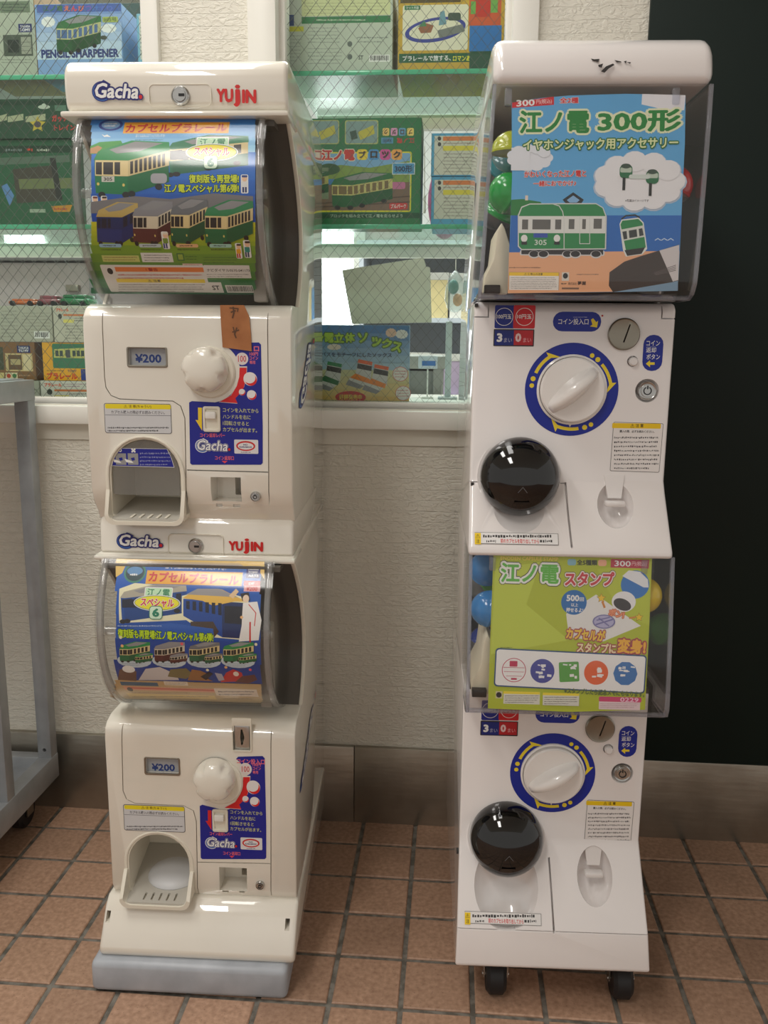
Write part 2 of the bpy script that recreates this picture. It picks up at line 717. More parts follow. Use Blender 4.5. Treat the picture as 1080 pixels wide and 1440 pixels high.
def window(n, x0, x1, left_trim, right_trim):
    w = thing('window_%d' % n, None, None, ((x0 + x1) / 2, 0, WZ0))
    tag(w, kind='structure')
    o = Vector(w.location)

    def part(name, bm, m, kind=None):
        bmesh.ops.translate(bm, vec=-o, verts=bm.verts[:])
        return tag(obj(name, bm, m, w), kind=kind)
    if left_trim:
        part('frame', box(x0 - left_trim, x0 + .002, -.012, .10, WZ0, WZ1, .002), M_TRIM)
        part('frame', box(x0 + .0, x0 + .012, .018, .06, WZ0, WZ1, .002), M_TRIM)
    if right_trim:
        part('frame', box(x1 - .002, x1 + right_trim, -.012, .10, WZ0, WZ1, .002), M_TRIM)
        part('frame', box(x1 - .012, x1, .018, .06, WZ0, WZ1, .002), M_TRIM)
    part('frame', box(x0, x1, .018, .06, WZ0 - .002, WZ0 + .012, .002), M_TRIM)
    part('frame', box(x0, x1, .018, .06, WZ1 - .03, WZ1, .002), M_TRIM)
    part('pane', box(x0 + .01, x1 - .01, .034, .040, WZ0 + .01, WZ1 - .02), M_GLASS)
    # wire grid cast into the pane
    bm = bmesh.new()
    p, t = .0205, .00018
    xa, xb, za, zb = x0 + .01, x1 - .01, WZ0 + .01, 1.62
    for s in (1, -1):
        k = -200
        while k < 400:
            c = k * p
            k += 1
            # line x = s*(z - za) * .85 + c + xa
            q = []
            for z in (za, zb):
                q.append((s * (z - za) * .85 + c + xa, z))
            (xA, zA), (xB, zB) = q
            if max(xA, xB) < xa or min(xA, xB) > xb:
                continue
            def clipx(xA, zA, xB, zB, X):
                f = (X - xA) / (xB - xA)
                return X, zA + f * (zB - zA)
            if xA < xa: xA, zA = clipx(xA, zA, xB, zB, xa)
            if xA > xb: xA, zA = clipx(xA, zA, xB, zB, xb)
            if xB < xa: xB, zB = clipx(xA, zA, xB, zB, xa)
            if xB > xb: xB, zB = clipx(xA, zA, xB, zB, xb)
            d = Vector((xB - xA, 0, zB - zA))
            if d.length < .004:
                continue
            nn = Vector((-d.z, 0, d.x)).normalized() * t
            add_prism(bm, [Vector((xA, .0355, zA)) + nn, Vector((xA, .0355, zA)) - nn, Vector((xB, .0355, zB)) - nn, Vector((xB, .0355, zB)) + nn], Vector((0, .0012, 0)))
    part('wire_grid', bm, M_WIRE, 'stuff')


window(1, LW[0], LW[1], .0, .027)
window(2, RW[0], RW[1], .045, .040)

# ---- dark wall panel on the right, steel baseboard
tag(obj('wall_right', box(.871, WX1, -.008, .001, .150, 2.6, .001), M_DARK), kind='structure')
bb = thing('baseboard_back', None, None, (0, 0, 0))
tag(bb, kind='structure')
for a, b, t in ((-1.6, -.45, .004), (-.45, .405, .005), (.405, 1.42, .0042), (1.42, 2.4, .005)):
    bm = box(a, b - .0008, -t - .006, .001, -.003, .1545, .0012)
    obj('steel_sheet', bm, M_STEEL, bb)

# ---- tiled floor
M_TILE = mat('terracotta_tile', C(170, 128, 100), rough=.5)


def tile_mat(m):
    tc = nd(m, 'ShaderNodeTexCoord')
    oi = nd(m, 'ShaderNodeObjectInfo')
    geo = nd(m, 'ShaderNodeNewGeometry')
    n1 = nd(m, 'ShaderNodeTexNoise')
    n1.inputs['Scale'].default_value = 140
    n1.inputs['Detail'].default_value = 5
    lk(m, geo.outputs['Position'], n1.inputs['Vector'])
    r1 = nd(m, 'ShaderNodeValToRGB')
    e = r1.color_ramp.elements
    e[0].position, e[0].color = .28, C(156, 122, 99)
    e[1].position, e[1].color = .74, C(192, 156, 131)
    lk(m, n1.outputs['Fac'], r1.inputs['Fac'])
    hs = nd(m, 'ShaderNodeHueSaturation')
    mr = nd(m, 'ShaderNodeMapRange')
    mr.inputs['To Min'].default_value, mr.inputs['To Max'].default_value = .86, 1.08
    lk(m, oi.outputs['Random'], mr.inputs['Value'])
    lk(m, mr.outputs[0], hs.inputs['Value'])
    lk(m, r1.outputs['Color'], hs.inputs['Color'])
    n2 = nd(m, 'ShaderNodeTexNoise')          # worn-in dirt
    n2.inputs['Scale'].default_value = 5.5
    n2.inputs['Detail'].default_value = 6
    n2.inputs['Roughness'].default_value = .6
    lk(m, geo.outputs['Position'], n2.inputs['Vector'])
    r2 = nd(m, 'ShaderNodeMapRange')
    r2.inputs['From Min'].default_value, r2.inputs['From Max'].default_value = .52, .80
    r2.inputs['To Max'].default_value = .4
    lk(m, n2.outputs['Fac'], r2.inputs['Value'])
    v = nd(m, 'ShaderNodeTexVoronoi')         # pits
    v.inputs['Scale'].default_value = 150
    lk(m, geo.outputs['Position'], v.inputs['Vector'])
    r3 = nd(m, 'ShaderNodeMapRange')
    r3.inputs['From Min'].default_value, r3.inputs['From Max'].default_value = .07, .16
    r3.inputs['To Min'].default_value, r3.inputs['To Max'].default_value = .5, 0
    lk(m, v.outputs['Distance'], r3.inputs['Value'])
    mxm = nd(m, 'ShaderNodeMath', operation='MAXIMUM')
    lk(m, r2.outputs[0], mxm.inputs[0])
    lk(m, r3.outputs[0], mxm.inputs[1])
    mx = nd(m, 'ShaderNodeMix', data_type='RGBA')
    mx.inputs['B'].default_value = C(84, 62, 48)
    lk(m, mxm.outputs[0], mx.inputs['Factor'])
    lk(m, hs.outputs['Color'], mx.inputs['A'])
    lk(m, mx.outputs['Result'], bsdf(m).inputs['Base Color'])
    bp = nd(m, 'ShaderNodeBump')
    bp.inputs['Strength'].default_value = .3
    bp.inputs['Distance'].default_value = .001
    lk(m, n1.outputs['Fac'], bp.inputs['Height'])
    lk(m, bp.outputs[0], bsdf(m).inputs['Normal'])


tile_mat(M_TILE)
M_GROUT = mat('grey_grout', C(112, 108, 100), rough=.8)
speckle(M_GROUT, 60, C(92, 88, 80), C(128, 124, 116))
M_FIELD = mat('tile_field', C(160, 120, 95), rough=.5)
_tc2 = nd(M_FIELD, 'ShaderNodeTexCoord')
_bk = nd(M_FIELD, 'ShaderNodeTexBrick', offset=0.0)
_bk.inputs['Scale'].default_value = 1
_bk.inputs['Brick Width'].default_value = .1
_bk.inputs['Row Height'].default_value = .1
_bk.inputs['Mortar Size'].default_value = .0035
_bk.inputs['Color1'].default_value = C(176, 134, 106)
_bk.inputs['Color2'].default_value = C(150, 110, 86)
_bk.inputs['Mortar'].default_value = C(112, 108, 100)
lk(M_FIELD, _tc2.outputs['Object'], _bk.inputs['Vector'])
lk(M_FIELD, _bk.outputs['Color'], bsdf(M_FIELD).inputs['Base Color'])
M_SHOPFLOOR = mat('shop_vinyl_floor', C(150, 148, 142), rough=.4)

TX, TY, T, GW = -.07668, .0158, .1, .0072
fl = tag(obj('floor', box(-3, 4, -4, 3.4, -.06, -.0028), M_GROUT), kind='structure')


def tile_mesh(y0, y1):
    bm = box(-T / 2 + GW / 2, T / 2 - GW / 2, y0, y1, -.009, 0)
    bev(bm, .0016, 1, 60, lambda e: all(v.co.z > -.001 for v in e.verts))
    bmesh.ops.recalc_face_normals(bm, faces=bm.faces[:])
    me = bpy.data.meshes.new('tile')
    bm.to_mesh(me)
    bm.free()
    me.materials.append(M_TILE)
    return me


TM, TM0 = tile_mesh(-T / 2 + GW / 2, T / 2 - GW / 2), tile_mesh(-T / 2 + GW / 2, T / 2 - TY - .006)
for j in range(12):
    for i in range(-7, 17):
        o = bpy.data.objects.new('tile', TM0 if j == 0 else TM)
        COL.objects.link(o)
        o.parent = fl
        o.location = (TX + T * (i + .5), TY - T * (j + .5), rnd.uniform(-.0004, .0004))
bm = bmesh.new()
xa, xb, ya = TX - .7, TX + 1.7, TY - 1.2
for a in ((-3, xa, -4, 0), (xb, 4, -4, 0), (xa, xb, -4, ya)):
    add_box(bm, a[0], a[1], a[2], a[3], -.004, 0)
o = tag(obj('tile_field', bm, M_FIELD, fl, origin=(TX, TY, 0)), kind='stuff')
obj('vinyl_flooring', box(-3, 4, .1, 3.4, -.004, 0), M_SHOPFLOOR, fl)

# ---- ceiling and the shop room behind the wall
M_CEIL = mat('ceiling_board', C(225, 222, 212), rough=.7)
tag(obj('ceiling', box(-3, 4, -4, 3.4, 2.6, 2.65), M_CEIL), kind='structure')
M_SHOPWALL = mat('shop_wall_paint', C(200, 200, 196), rough=.6)
sw = tag(obj('wall_shop_rear', box(-3, 4, 3.2, 3.3, 0, 2.6), M_SHOPWALL), kind='structure')
tag(obj('wall_shop_left', box(-2.6, -2.5, .1, 3.2, 0, 2.6), M_SHOPWALL), kind='structure')
tag(obj('wall_shop_right', box(2.6, 2.7, .1, 3.2, 0, 2.6), M_SHOPWALL), kind='structure')
# ================================================================ shared printing motifs
WHT, BLK, RED, BLU, YEL = C(235, 235, 232), C(25, 25, 28), C(205, 30, 30), C(22, 30, 140), C(238, 205, 40)
PAPER = C(225, 225, 222)


def grad(P, x0, y0, x1, y1, c0, c1, n=8):
    for i in range(n):
        f = i / (n - 1)
        a, b = y0 + (y1 - y0) * i / n, y0 + (y1 - y0) * (i + 1) / n
        P.rect(x0, a, x1, b + .3, tuple(p + (q - p) * f for p, q in zip(c0, c1)), same=True)


def tram(P, x, y, w, h, body, band, roof, win=C(40, 38, 40), n=6, glow=None, front=.36, lamp=True):
    """tram car in three-quarter view printed inside a pixel box"""
    q = lambda a, b: (x + a * w, y + b * h)
    if glow:
        P.poly([q(-.03, .3), q(.06, .14), q(.5, -.04), q(1.03, .0), q(1.04, .86), q(front, 1.12), q(-.03, 1.06)], glow)
    P.poly([q(0, .34), q(front, .34), q(front, 1), q(.02, .97)], body)
    P.poly([q(front, .34), q(1, .16), q(1, .76), q(front, 1)], tuple(c * .75 for c in body[:3]) + (1,))
    P.poly([q(.01, .36), q(front, .36), q(front, .66), q(.01, .65)], band)
    P.poly([q(front, .36), q(1, .18), q(1, .46), q(front, .66)], tuple(c * .85 for c in band[:3]) + (1,))
    P.poly([q(-.01, .36), q(.05, .2), q(.5, 0), q(1, .03), q(1.01, .18), q(front, .37)], roof)
    P.poly([q(.2, .17), q(.55, .02), q(.92, .05), q(.6, .2), q(.3, .24)], C(140, 140, 142))
    for a, b in ((.02, .1), (.12, .25), (.27, .345)):
        P.poly([q(a, .40), q(b, .40), q(b, .63), q(a, .625)], win, True)
    for i in range(n):
        a = front + .03 + (.94 - front) * i / n
        b = a + (.94 - front) / n * .62
        ya = lambda t: .40 - .18 * (t - front) / (1 - front)
        yb = lambda t: .63 - .19 * (t - front) / (1 - front)
        P.poly([q(a, ya(a)), q(b, ya(b)), q(b, yb(b)), q(a, yb(a))], win, True)
    for a in (.1, front - .03, .5, .86):
        P.ell(*q(a, 1.0 - max(0, a - front) * .36), w * .05, h * .06, C(30, 30, 30), 10)
    if lamp:
        P.ell(*q(.05, .8), w * .018, h * .03, C(220, 200, 110), 8)
        P.ell(*q(front - .06, .82), w * .018, h * .03, C(220, 200, 110), 8)


def gacha_logo(P, x0, y0, x1, y1, white_rim=False):
    w, h = x1 - x0, y1 - y0
    q = lambda a, b: (x0 + a * w, y0 + b * h)
    rim = WHT if white_rim else C(30, 40, 120)
    P.ell(*q(.19, .5), w * .20, h * .53, rim)
    P.ell(*q(.19, .5), w * .18, h * .48, C(55, 105, 180))
    P.ell(*q(.22, .5), w * .125, h * .33, C(24, 36, 120))
    P.poly([q(.16, .02), q(.22, -.1), q(.36, .12), q(.33, .3)], rim)
    P.text('Gacha', *q(.05, .08), *q(.91, .86), WHT, .015 if white_rim else .03, ((.06, rim), (.04, C(28, 34, 118))) if white_rim else ((.085, C(28, 32, 110)),), .18, -1.5)
    P.ell(*q(.95, .78), w * .055, h * .17, C(28, 32, 110))
    P.ell(*q(.95, .78), w * .036, h * .11, RED)


def yujin_logo(P, x0, y0, x1, y1):
    w, h = x1 - x0, y1 - y0
    P.text('YU', x0, y0 + h * .18, x0 + w * .42, y0 + h * .80, RED, .055, a=-1)
    P.text('j', x0 + w * .42, y0, x0 + w * .60, y1, RED, .035)
    P.text('IN', x0 + w * .64, y0 + h * .22, x1, y0 + h * .84, RED, .055, a=-1)


def barcode(P, x0, y0, x1, y1, seed=3):
    P.rect(x0, y0, x1, y1, PAPER)
    r = random.Random(seed)
    x = x0 + 2
    while x < x1 - 2:
        w = r.uniform(.5, 1.4)
        P.rect(x, y0 + 1.2, min(x + w, x1 - 1), y1 - 2, BLK, same=True)
        x += w + r.uniform(.5, 1.2)


def cloud(P, cx, cy, rx, ry, col):
    P.ell(cx, cy, rx, ry * .7, col)
    for i in range(11):
        t = 2 * math.pi * i / 11
        P.ell(cx + rx * .8 * math.cos(t), cy + ry * .72 * math.sin(t), rx * .3, ry * .38, col, 14)


# ================================================================ cream two-tier capsule machine
LLOC, LRZ = (.2235, -.010, 0), math.radians(1.5)
LF = Frame(LLOC, LRZ)
LM = thing('capsule_machine', 'cream two-tier capsule toy machine with bulging clear drums, standing on a grey base', 'vending machine', LLOC, LRZ)
M_CREAM = mat('cream_plastic', C(231, 226, 213), rough=.32, coat=1.0, coat_rough=.02, coat_ior=1.75)
speckle(M_CREAM, 6, C(227, 221, 207), C(234, 229, 217), .3, .7)
M_CREAM2 = mat('cream_plastic_matt', C(228, 222, 206), rough=.4)
M_CHUTE = mat('grey_chute_plastic', C(186, 182, 172), rough=.4)
M_CLEAR = clear('clear_drum_plastic', (.985, .985, .98), 1.36, .12, 1.0)
M_RIM = clear('clear_drum_rim', (.86, .86, .86), 1.5, .08, 1.4, .16, (.8, .8, .79))
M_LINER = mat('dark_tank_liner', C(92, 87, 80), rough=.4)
M_METAL = mat('lock_metal', C(190, 190, 188), rough=.25, metal=1)
M_DKMETAL = mat('coin_metal', C(150, 144, 132), rough=.35, metal=1)
M_BLACKP = mat('black_plastic', C(22, 22, 23), rough=.3)
M_TAPE = mat('brown_tape', C(170, 110, 60), rough=.28)
speckle(M_TAPE, 40, C(158, 98, 52), C(180, 118, 68), .3, .7)
M_GREYBASE = mat('grey_base_plastic', C(172, 177, 184), rough=.38)
speckle(M_GREYBASE, 25, C(160, 165, 172), C(178, 183, 190), .3, .7)

PITCH_L = .554
HW = .1345
Yf = -.42


def lp(x, y, z):
    return Vector((x * (1 - .09 * (y + .42) / .42), y, z))


def taper(bm):
    for v in bm.verts:
        v.co.x *= 1 - .09 * max(0, min(1, (v.co.y + .42) / .42))
    return bm


def bez(p0, pm, p2, n):
    c = (2 * pm[0] - (p0[0] + p2[0]) / 2, 2 * pm[1] - (p0[1] + p2[1]) / 2)
    return [((1 - t) ** 2 * p0[0] + 2 * t * (1 - t) * c[0] + t * t * p2[0],
             (1 - t) ** 2 * p0[1] + 2 * t * (1 - t) * c[1] + t * t * p2[1]) for t in (i / n for i in range(n + 1))]


DYC, DZC, DR = -.3265, 1.083, .139
REAR = bez((-.412, 1.172), (-.312, 1.06), (-.346, .951), 12)


def arch(xL, xR, zB, zT, rb=.010, n=16):
    r = (xR - xL) / 2
    return (arc(xL + rb, zB + rb, rb, 180, 270, 4) + arc(xR - rb, zB + rb, rb, 270, 360, 4)
            + arc((xL + xR) / 2, zT - r, r, 0, 180, n))


def ring(outer, inner, y0, y1, b=.002):
    bm = bmesh.new()
    n = len(outer)
    L = [[bm.verts.new((p[0], y, p[1])) for p in pl] for pl, y in ((outer, y0), (inner, y0), (inner, y1), (outer, y1))]
    for a in range(4):
        A, B = L[a], L[(a + 1) % 4]
        for i in range(n):
            bm.faces.new((A[i], A[(i + 1) % n], B[(i + 1) % n], B[i]))
    bmesh.ops.recalc_face_normals(bm, faces=bm.faces[:])
    if b:
        bev(bm, b, 2, 50)
    return bm


def knob_mesh(c, R, H, lobes=5):
    bm = bmesh.new()
    rows = [(R * .99, 0, 0), (R, H * .12, 0), (R, H * .2, .0), (R * .99, H * .3, .13), (R * .97, H * .62, .20), (R * .9, H * .76, .15),
            (R * .76, H * .88, .05), (R * .55, H * .955, 0), (R * .3, H * .99, 0), (0, H, 0)]
    n = 60
    L = []
    for r, h, m in rows:
        if r == 0:
            L.append([bm.verts.new((c[0], c[1] - h, c[2]))])
            continue
        row = []
        for i in range(n):
            t = 2 * math.pi * i / n
            k = 1 - m * max(0, math.cos(lobes * (t + .35))) ** 1.6
            row.append(bm.verts.new((c[0] + r * k * math.cos(t), c[1] - h, c[2] + r * k * math.sin(t))))
        L.append(row)
    for a, b in zip(L, L[1:]):
        for i in range(n):
            j = (i + 1) % n
            bm.faces.new((a[i], a[j], b[0]) if len(b) == 1 else (a[i], a[j], b[j], b[i]))
    return bm


def disc_mesh(c, r, h0, h1, b=.0015, n=36):
    return lathe([(0, h0), (r, h0), (r, h1 - b), (r - b, h1), (0, h1)], n, c, '-Y')


def lock(fr, parent, px, py, y, r, name='lock', style=0):
    c = fr.at(px, py, y)
    k = lathe([(0, -.002), (r, -.002), (r, .002), (r * .86, .004), (r * .8, .0028), (r * .66, .0028), (r * .62, .0045), (0, .0045)], 30, c, '-Y')
    o = obj(name, k, M_METAL, parent)
    bm = bmesh.new()
    if style == 0:
        add_box(bm, c.x - r * .1, c.x + r * .52, c.y - .0054, c.y - .004, c.z - r * .12, c.z + r * .14)
    else:
        ro, ri = r * .42, r * .28
        oo = arc(c.x, c.z, ro, 115, 425, 20)
        ii = arc(c.x, c.z, ri, 425, 115, 20)
        add_prism(bm, [Vector((x, c.y - .0054, z)) for x, z in oo + ii], Vector((0, .001, 0)))
        add_box(bm, c.x - r * .08, c.x + r * .08, c.y - .0056, c.y - .0042, c.z + r * .1, c.z + r * .5)
    obj('keyhole', bm, M_BLACKP, o)
    return o


# ---- bodies, headers, plinth, base
dz = 0
up_prof = [(0, 1.176), (-.412, 1.176)] + REAR + [(-.395, .951), (-.41, .945), (-.418, .935), (Yf, .92), (Yf, .712), (-.413, .692), (-.402, .678), (-.398, .668), (0, .668)]
UB = obj('body', taper(prism_x(up_prof, -HW, HW, .009, 3)), M_CREAM, LM)
sh = lambda P: [(y, z - PITCH_L) for y, z in P]
REAR_L = bez((-.412, 1.172), (-.312, 1.05), (-.346, .939), 12)
lo_prof = [(0, 1.176), (-.412, 1.176)] + REAR_L + [(-.395, .938), (-.41, .933), (-.418, .925), (Yf, .912), (Yf, .684), (-.412, .668), (0, .668)]
LB = obj('body', taper(prism_x(sh(lo_prof), -HW, HW, .009, 3)), M_CREAM, LM)
cap_prof = [(0, 1.174), (-.426, 1.174), (-.434, 1.182), (-.437, 1.2)] + arc(-.415, 1.214, .022, 180, 90, 5) + arc(-.055, 1.181, .055, 90, 0, 6)
obj('top_cap', taper(prism_x(cap_prof, -.1355, .1355, .016, 4)), M_CREAM, LM)
obj('cap_lip', taper(box(-.1385, .1375, -.446, -.36, 1.1675, 1.1745, .003)), M_CREAM, LM)
hd_prof = [(0, .672), (-.398, .672), (-.404, .662), (-.407, .625), (-.405, .62), (0, .62)]
obj('header', taper(prism_x(hd_prof, -.133, .133, .008, 3)), M_CREAM, LM)
obj('header_lip', taper(box(-.1375, .1365, -.419, -.34, .6135, .6205, .003)), M_CREAM, LM)
pl_prof = [(-.01, .044), (-.458, .044), (-.4655, .052), (-.464, .062), (-.434, .106), (-.42, .1165), (-.01, .1165)]
PL = obj('plinth', taper(prism_x(pl_prof, -.1415, .1375, .009, 3)), M_CREAM, LM)
obj('base', taper(box(-.1500, .1290, -.4785, -.03, 0, .0475, .009, 3)), M_GREYBASE, LM)


def chute(fr, xL, yT, xR, yB, body, flap):
    a, b = fr.at(xL, (yT + yB) / 2, -.43), fr.at(xR, (yT + yB) / 2, -.43)
    t, d = fr.at((xL + xR) / 2, yT, -.424), fr.at((xL + xR) / 2, yB, -.434 if flap else -.447)
    x0, x1, z0, z1 = a.x, b.x, d.z, t.z
    inner = arch(x0 + .0045, x1 - .0045, z0 + .0045, z1 - .003)
    outer = arch(x0, x1, z0, z1, .013)
    return x0, x1, z0, z1, inner, outer


cuts_u, cuts_l = [], []
UC = chute(LF, 146, 613, 258, 739, UB, True)
LC = chute(LF, 172, 1171, 270, 1279, LB, False)
for cc, cl in ((UC, cuts_u), (LC, cuts_l)):
    cl.append(prism_y(cc[4], -.46, -.325))
for (x0, y0, x1, y1), cl in (((297, 671.5, 338.5, 705.5), cuts_u), ((309, 1221, 347, 1253), cuts_l)):
    a, b = LF.at(x0, y1, Yf), LF.at(x1, y0, Yf)
    cl.append(box(a.x, b.x, -.45, -.385, a.z, b.z))
    cl.append(box(a.x + (b.x - a.x) * .62, b.x - .0015, -.386, -.36, a.z + .004, b.z - .004))
for (x0, y0, x1, y1), cl in (((302, 709.5, 311, 714), cuts_u), ((326, 710.5, 336, 715), cuts_u), ((312, 1254, 321, 1256.5), cuts_l), ((336, 1254.5, 344, 1257), cuts_l)):
    a, b = LF.at(x0, y1, Yf), LF.at(x1, y0, Yf)
    cl.append(box(a.x, b.x, -.45, -.408, a.z, b.z))
# coin slot housing of the lower tier and its hidden twin above
for (x0, y0, x1, y1), cl in (((329, 1022, 350, 1054), cuts_l),):
    a, b = LF.at(x0, y1, Yf), LF.at(x1, y0, Yf)
    cl.append(box(a.x - .001, b.x + .002, -.45, -.410, a.z - .001, b.z + .012))
# recesses of the price windows and the throat of the coin slot
for (x0, y0, x1, y1), cl in (((179, 488, 235, 516.5), cuts_u), ((203.5, 1066, 253, 1089), cuts_l)):
    a, b = LF.at(x0, y1, Yf), LF.at(x1, y0, Yf)
    cl.append(box(a.x + .0015, b.x - .0015, -.45, Yf + .007, a.z + .0015, b.z - .0012))
a, b = LF.at(329, 1054, Yf), LF.at(350, 1022, Yf)
cx_, cz_ = (a.x + b.x) / 2, (a.z + b.z) / 2
THROAT = [(cx_ - .001, cz_ - .011), (cx_ + .001, cz_ - .011), (cx_ + .0035, cz_ - .002), (cx_ + .0035, cz_ + .002), (cx_ + .001, cz_ + .012), (cx_ - .001, cz_ + .012), (cx_ - .0022, cz_)]
cuts_l.append(prism_y(THROAT, Yf + .005, Yf + .04))
# engraved door outlines


def groove(pts_px, cl, y=Yf, r=.0007):
    cl.append(slot([LF.at(px, py, y) for px, py in pts_px], r * 1.7))


groove([(143, 440), (145, 480), (147, 530), (149, 545), (156, 556), (168, 561), (210, 563), (243, 564), (254, 571), (260, 588), (261, 640), (262, 700), (262, 728)], cuts_u)
groove([(376, 436), (377.5, 560), (378, 700), (378, 727)], cuts_u)
groove([(263, 661), (320, 662.5), (377, 664)], cuts_u, r=.0009)
groove([(171, 1020), (172, 1070), (173, 1112), (178, 1124), (190, 1130), (258, 1133), (272, 1140), (276, 1155), (277, 1200), (278, 1268)], cuts_l)
groove([(381, 1030), (381, 1100), (381, 1262)], cuts_l)
groove([(278, 1212.5), (330, 1213.5), (380, 1214.5)], cuts_l, r=.0009)
cut(UB, cuts_u)
cut(LB, cuts_l)
a, b = LF.at(154, 1287, -.430), LF.at(161, 1272, -.424)
a2, b2 = LF.at(403, 1298, -.430), LF.at(410, 1283, -.424)
cut(PL, [box(a.x, b.x, -.46, -.405, a.z, b.z), box(a2.x, b2.x, -.46, -.405, a2.z, b2.z)])

for cc, flap in ((UC, True), (LC, False)):
    x0, x1, z0, z1, inner, outer = cc
    rim = [(x, z) for x, z in outer]
    ch = obj('chute', ring(rim, inner, -.4235 if flap else -.4215, -.395, .0012), M_CREAM2, LM)
    # protruding tray rim at the foot of the mouth
    w = x1 - x0
    tr_o = rrect(x0, z0, x1, z0 + .028, (.013, .013, .001, .001), 4)
    bm = bmesh.new()
    yt = -.434 if flap else -.447
    pr = [Vector((x, yt, z)) for x, z in arc(x0 + .013, z0 + .013, .013, 180, 270, 5) + arc(x1 - .013, z0 + .013, .013, 270, 360, 5)]
    pr = [Vector((x0, -.424, z0 + .045))] + pr + [Vector((x1, -.424, z0 + .045))]
    pi = [Vector((x0 + .005, -.424, z0 + .045))] + [Vector((x0 + .005 + (p.x - x0) * (w - .01) / w, p.y, z0 + .005 + (p.z - z0) * .8)) for p in pr[1:-1]] + [Vector((x1 - .005, -.424, z0 + .045))]
    A = [bm.verts.new(p) for p in pr]
    B = [bm.verts.new(p) for p in pi]
    A2 = [bm.verts.new(Vector((p.x, -.39, p.z))) for p in pr]
    B2 = [bm.verts.new(Vector((p.x, -.39, p.z))) for p in pi]
    for i in range(len(A) - 1):
        for q, r_ in ((A, B), (B, B2), (B2, A2), (A2, A)):
            bm.faces.new((q[i], q[i + 1], r_[i + 1], r_[i]))
    for i in (0, -1):
        bm.faces.new((A[i], B[i], B2[i], A2[i]))
    obj('tray_rim', bm, M_CREAM2, ch)
    # inside: grey bowl floor with drain slots
    fl_b = prism_x([(yt + .003, z0 + .004), (yt + .003, z0 + .008), (-.40, z0 + .012), (-.328, z0 + (.030 if not flap else .02)), (-.328, z0 + .004)], x0 + .005, x1 - .005)
    tray = obj('tray', fl_b, M_CHUTE, ch)
    for i in range(5):
        xx = x0 + w * (.3 + .11 * i)
        bm = bmesh.new()
        add_prism(bm, [Vector((xx, -.4285, z0 + .0088)), Vector((xx + .003, -.4285, z0 + .0088)), Vector((xx + .0045, -.415, z0 + .0108)), Vector((xx + .0015, -.415, z0 + .0108))], Vector((0, 0, .0012)))
        if flap:
            obj('drain_strip', bm, M_CREAM2, tray)  # pale strips laid where the upper tray's slots run
        else:
            bm.free()
    if not flap:
        cut(tray, [box(x0 + w * (.3 + .11 * i), x0 + w * (.3 + .11 * i) + .003, yt + .009, yt + .024, z0 + .0045, z0 + .03) for i in range(5)])
    lin_ = ring(arch(x0 + .0047, x1 - .0047, z0 + .0045, z1 - .003), arch(x0 + .0065, x1 - .0065, z0 + .0065, z1 - .005), -.42, -.327, 0)
    obj('chute_lining', lin_, M_CREAM2, ch)
    bm = prism_y(arch(x0 + .006, x1 - .006, z0 + .006, z1 - .004), -.3275, -.3262)
    obj('chute_back', bm, M_CREAM2, ch)
    if flap:
        bm = prism_y(arch(x0 + .008, x1 - .008, z0 + .038, z1 - .006, .003), -.4185, -.416)
        fp = obj('flap', bm, clear('chute_flap_plastic', (.8, .79, .77), 1.45, .05, 1, .12, (.6, .58, .55)), ch)
        # blue instruction band on the flap
        P = on_plane(LF, -.4186)
        P.poly([(161, 630), (235, 631), (241, 643), (245.5, 657.5), (153, 655)], WHT)
        P.poly([(161.5, 630.5), (234.6, 631.5), (240.5, 643), (244.6, 656.8), (154, 654.5)], BLU)
        P.ell(169, 633, 2.4, 2.6, WHT, 16)
        P.ell(169, 633, 1.2, 1.3, BLU, 12)
        P.text('×', 184.6, 630.5, 191, 636.5, WHT, .06)
        for x in (163, 180):
            P.rect(x, 637.5, x + 14.5, 653.5, C(150, 150, 150))
            P.poly([(x - 5, 645), (x + 5, 648), (x + 8, 651), (x - 2, 650)], WHT)
            P.poly([(x + 4, 644), (x + 9, 643), (x + 10, 647), (x + 6, 648)], BLU)
        P.marks(197, 635, 242, 656, 4, C(150, 155, 190), .42, 5)
        P.build('instruction_sticker', ch)
    else:
        dome = ellipsoid(((x0 + x1) / 2 + .010, -.376, z0 + .012), w * .40, .042, .014, None, 28, 14)
        obj('capsule_rest', dome, mat('pale_grey_rest', C(205, 206, 208), rough=.4), ch)


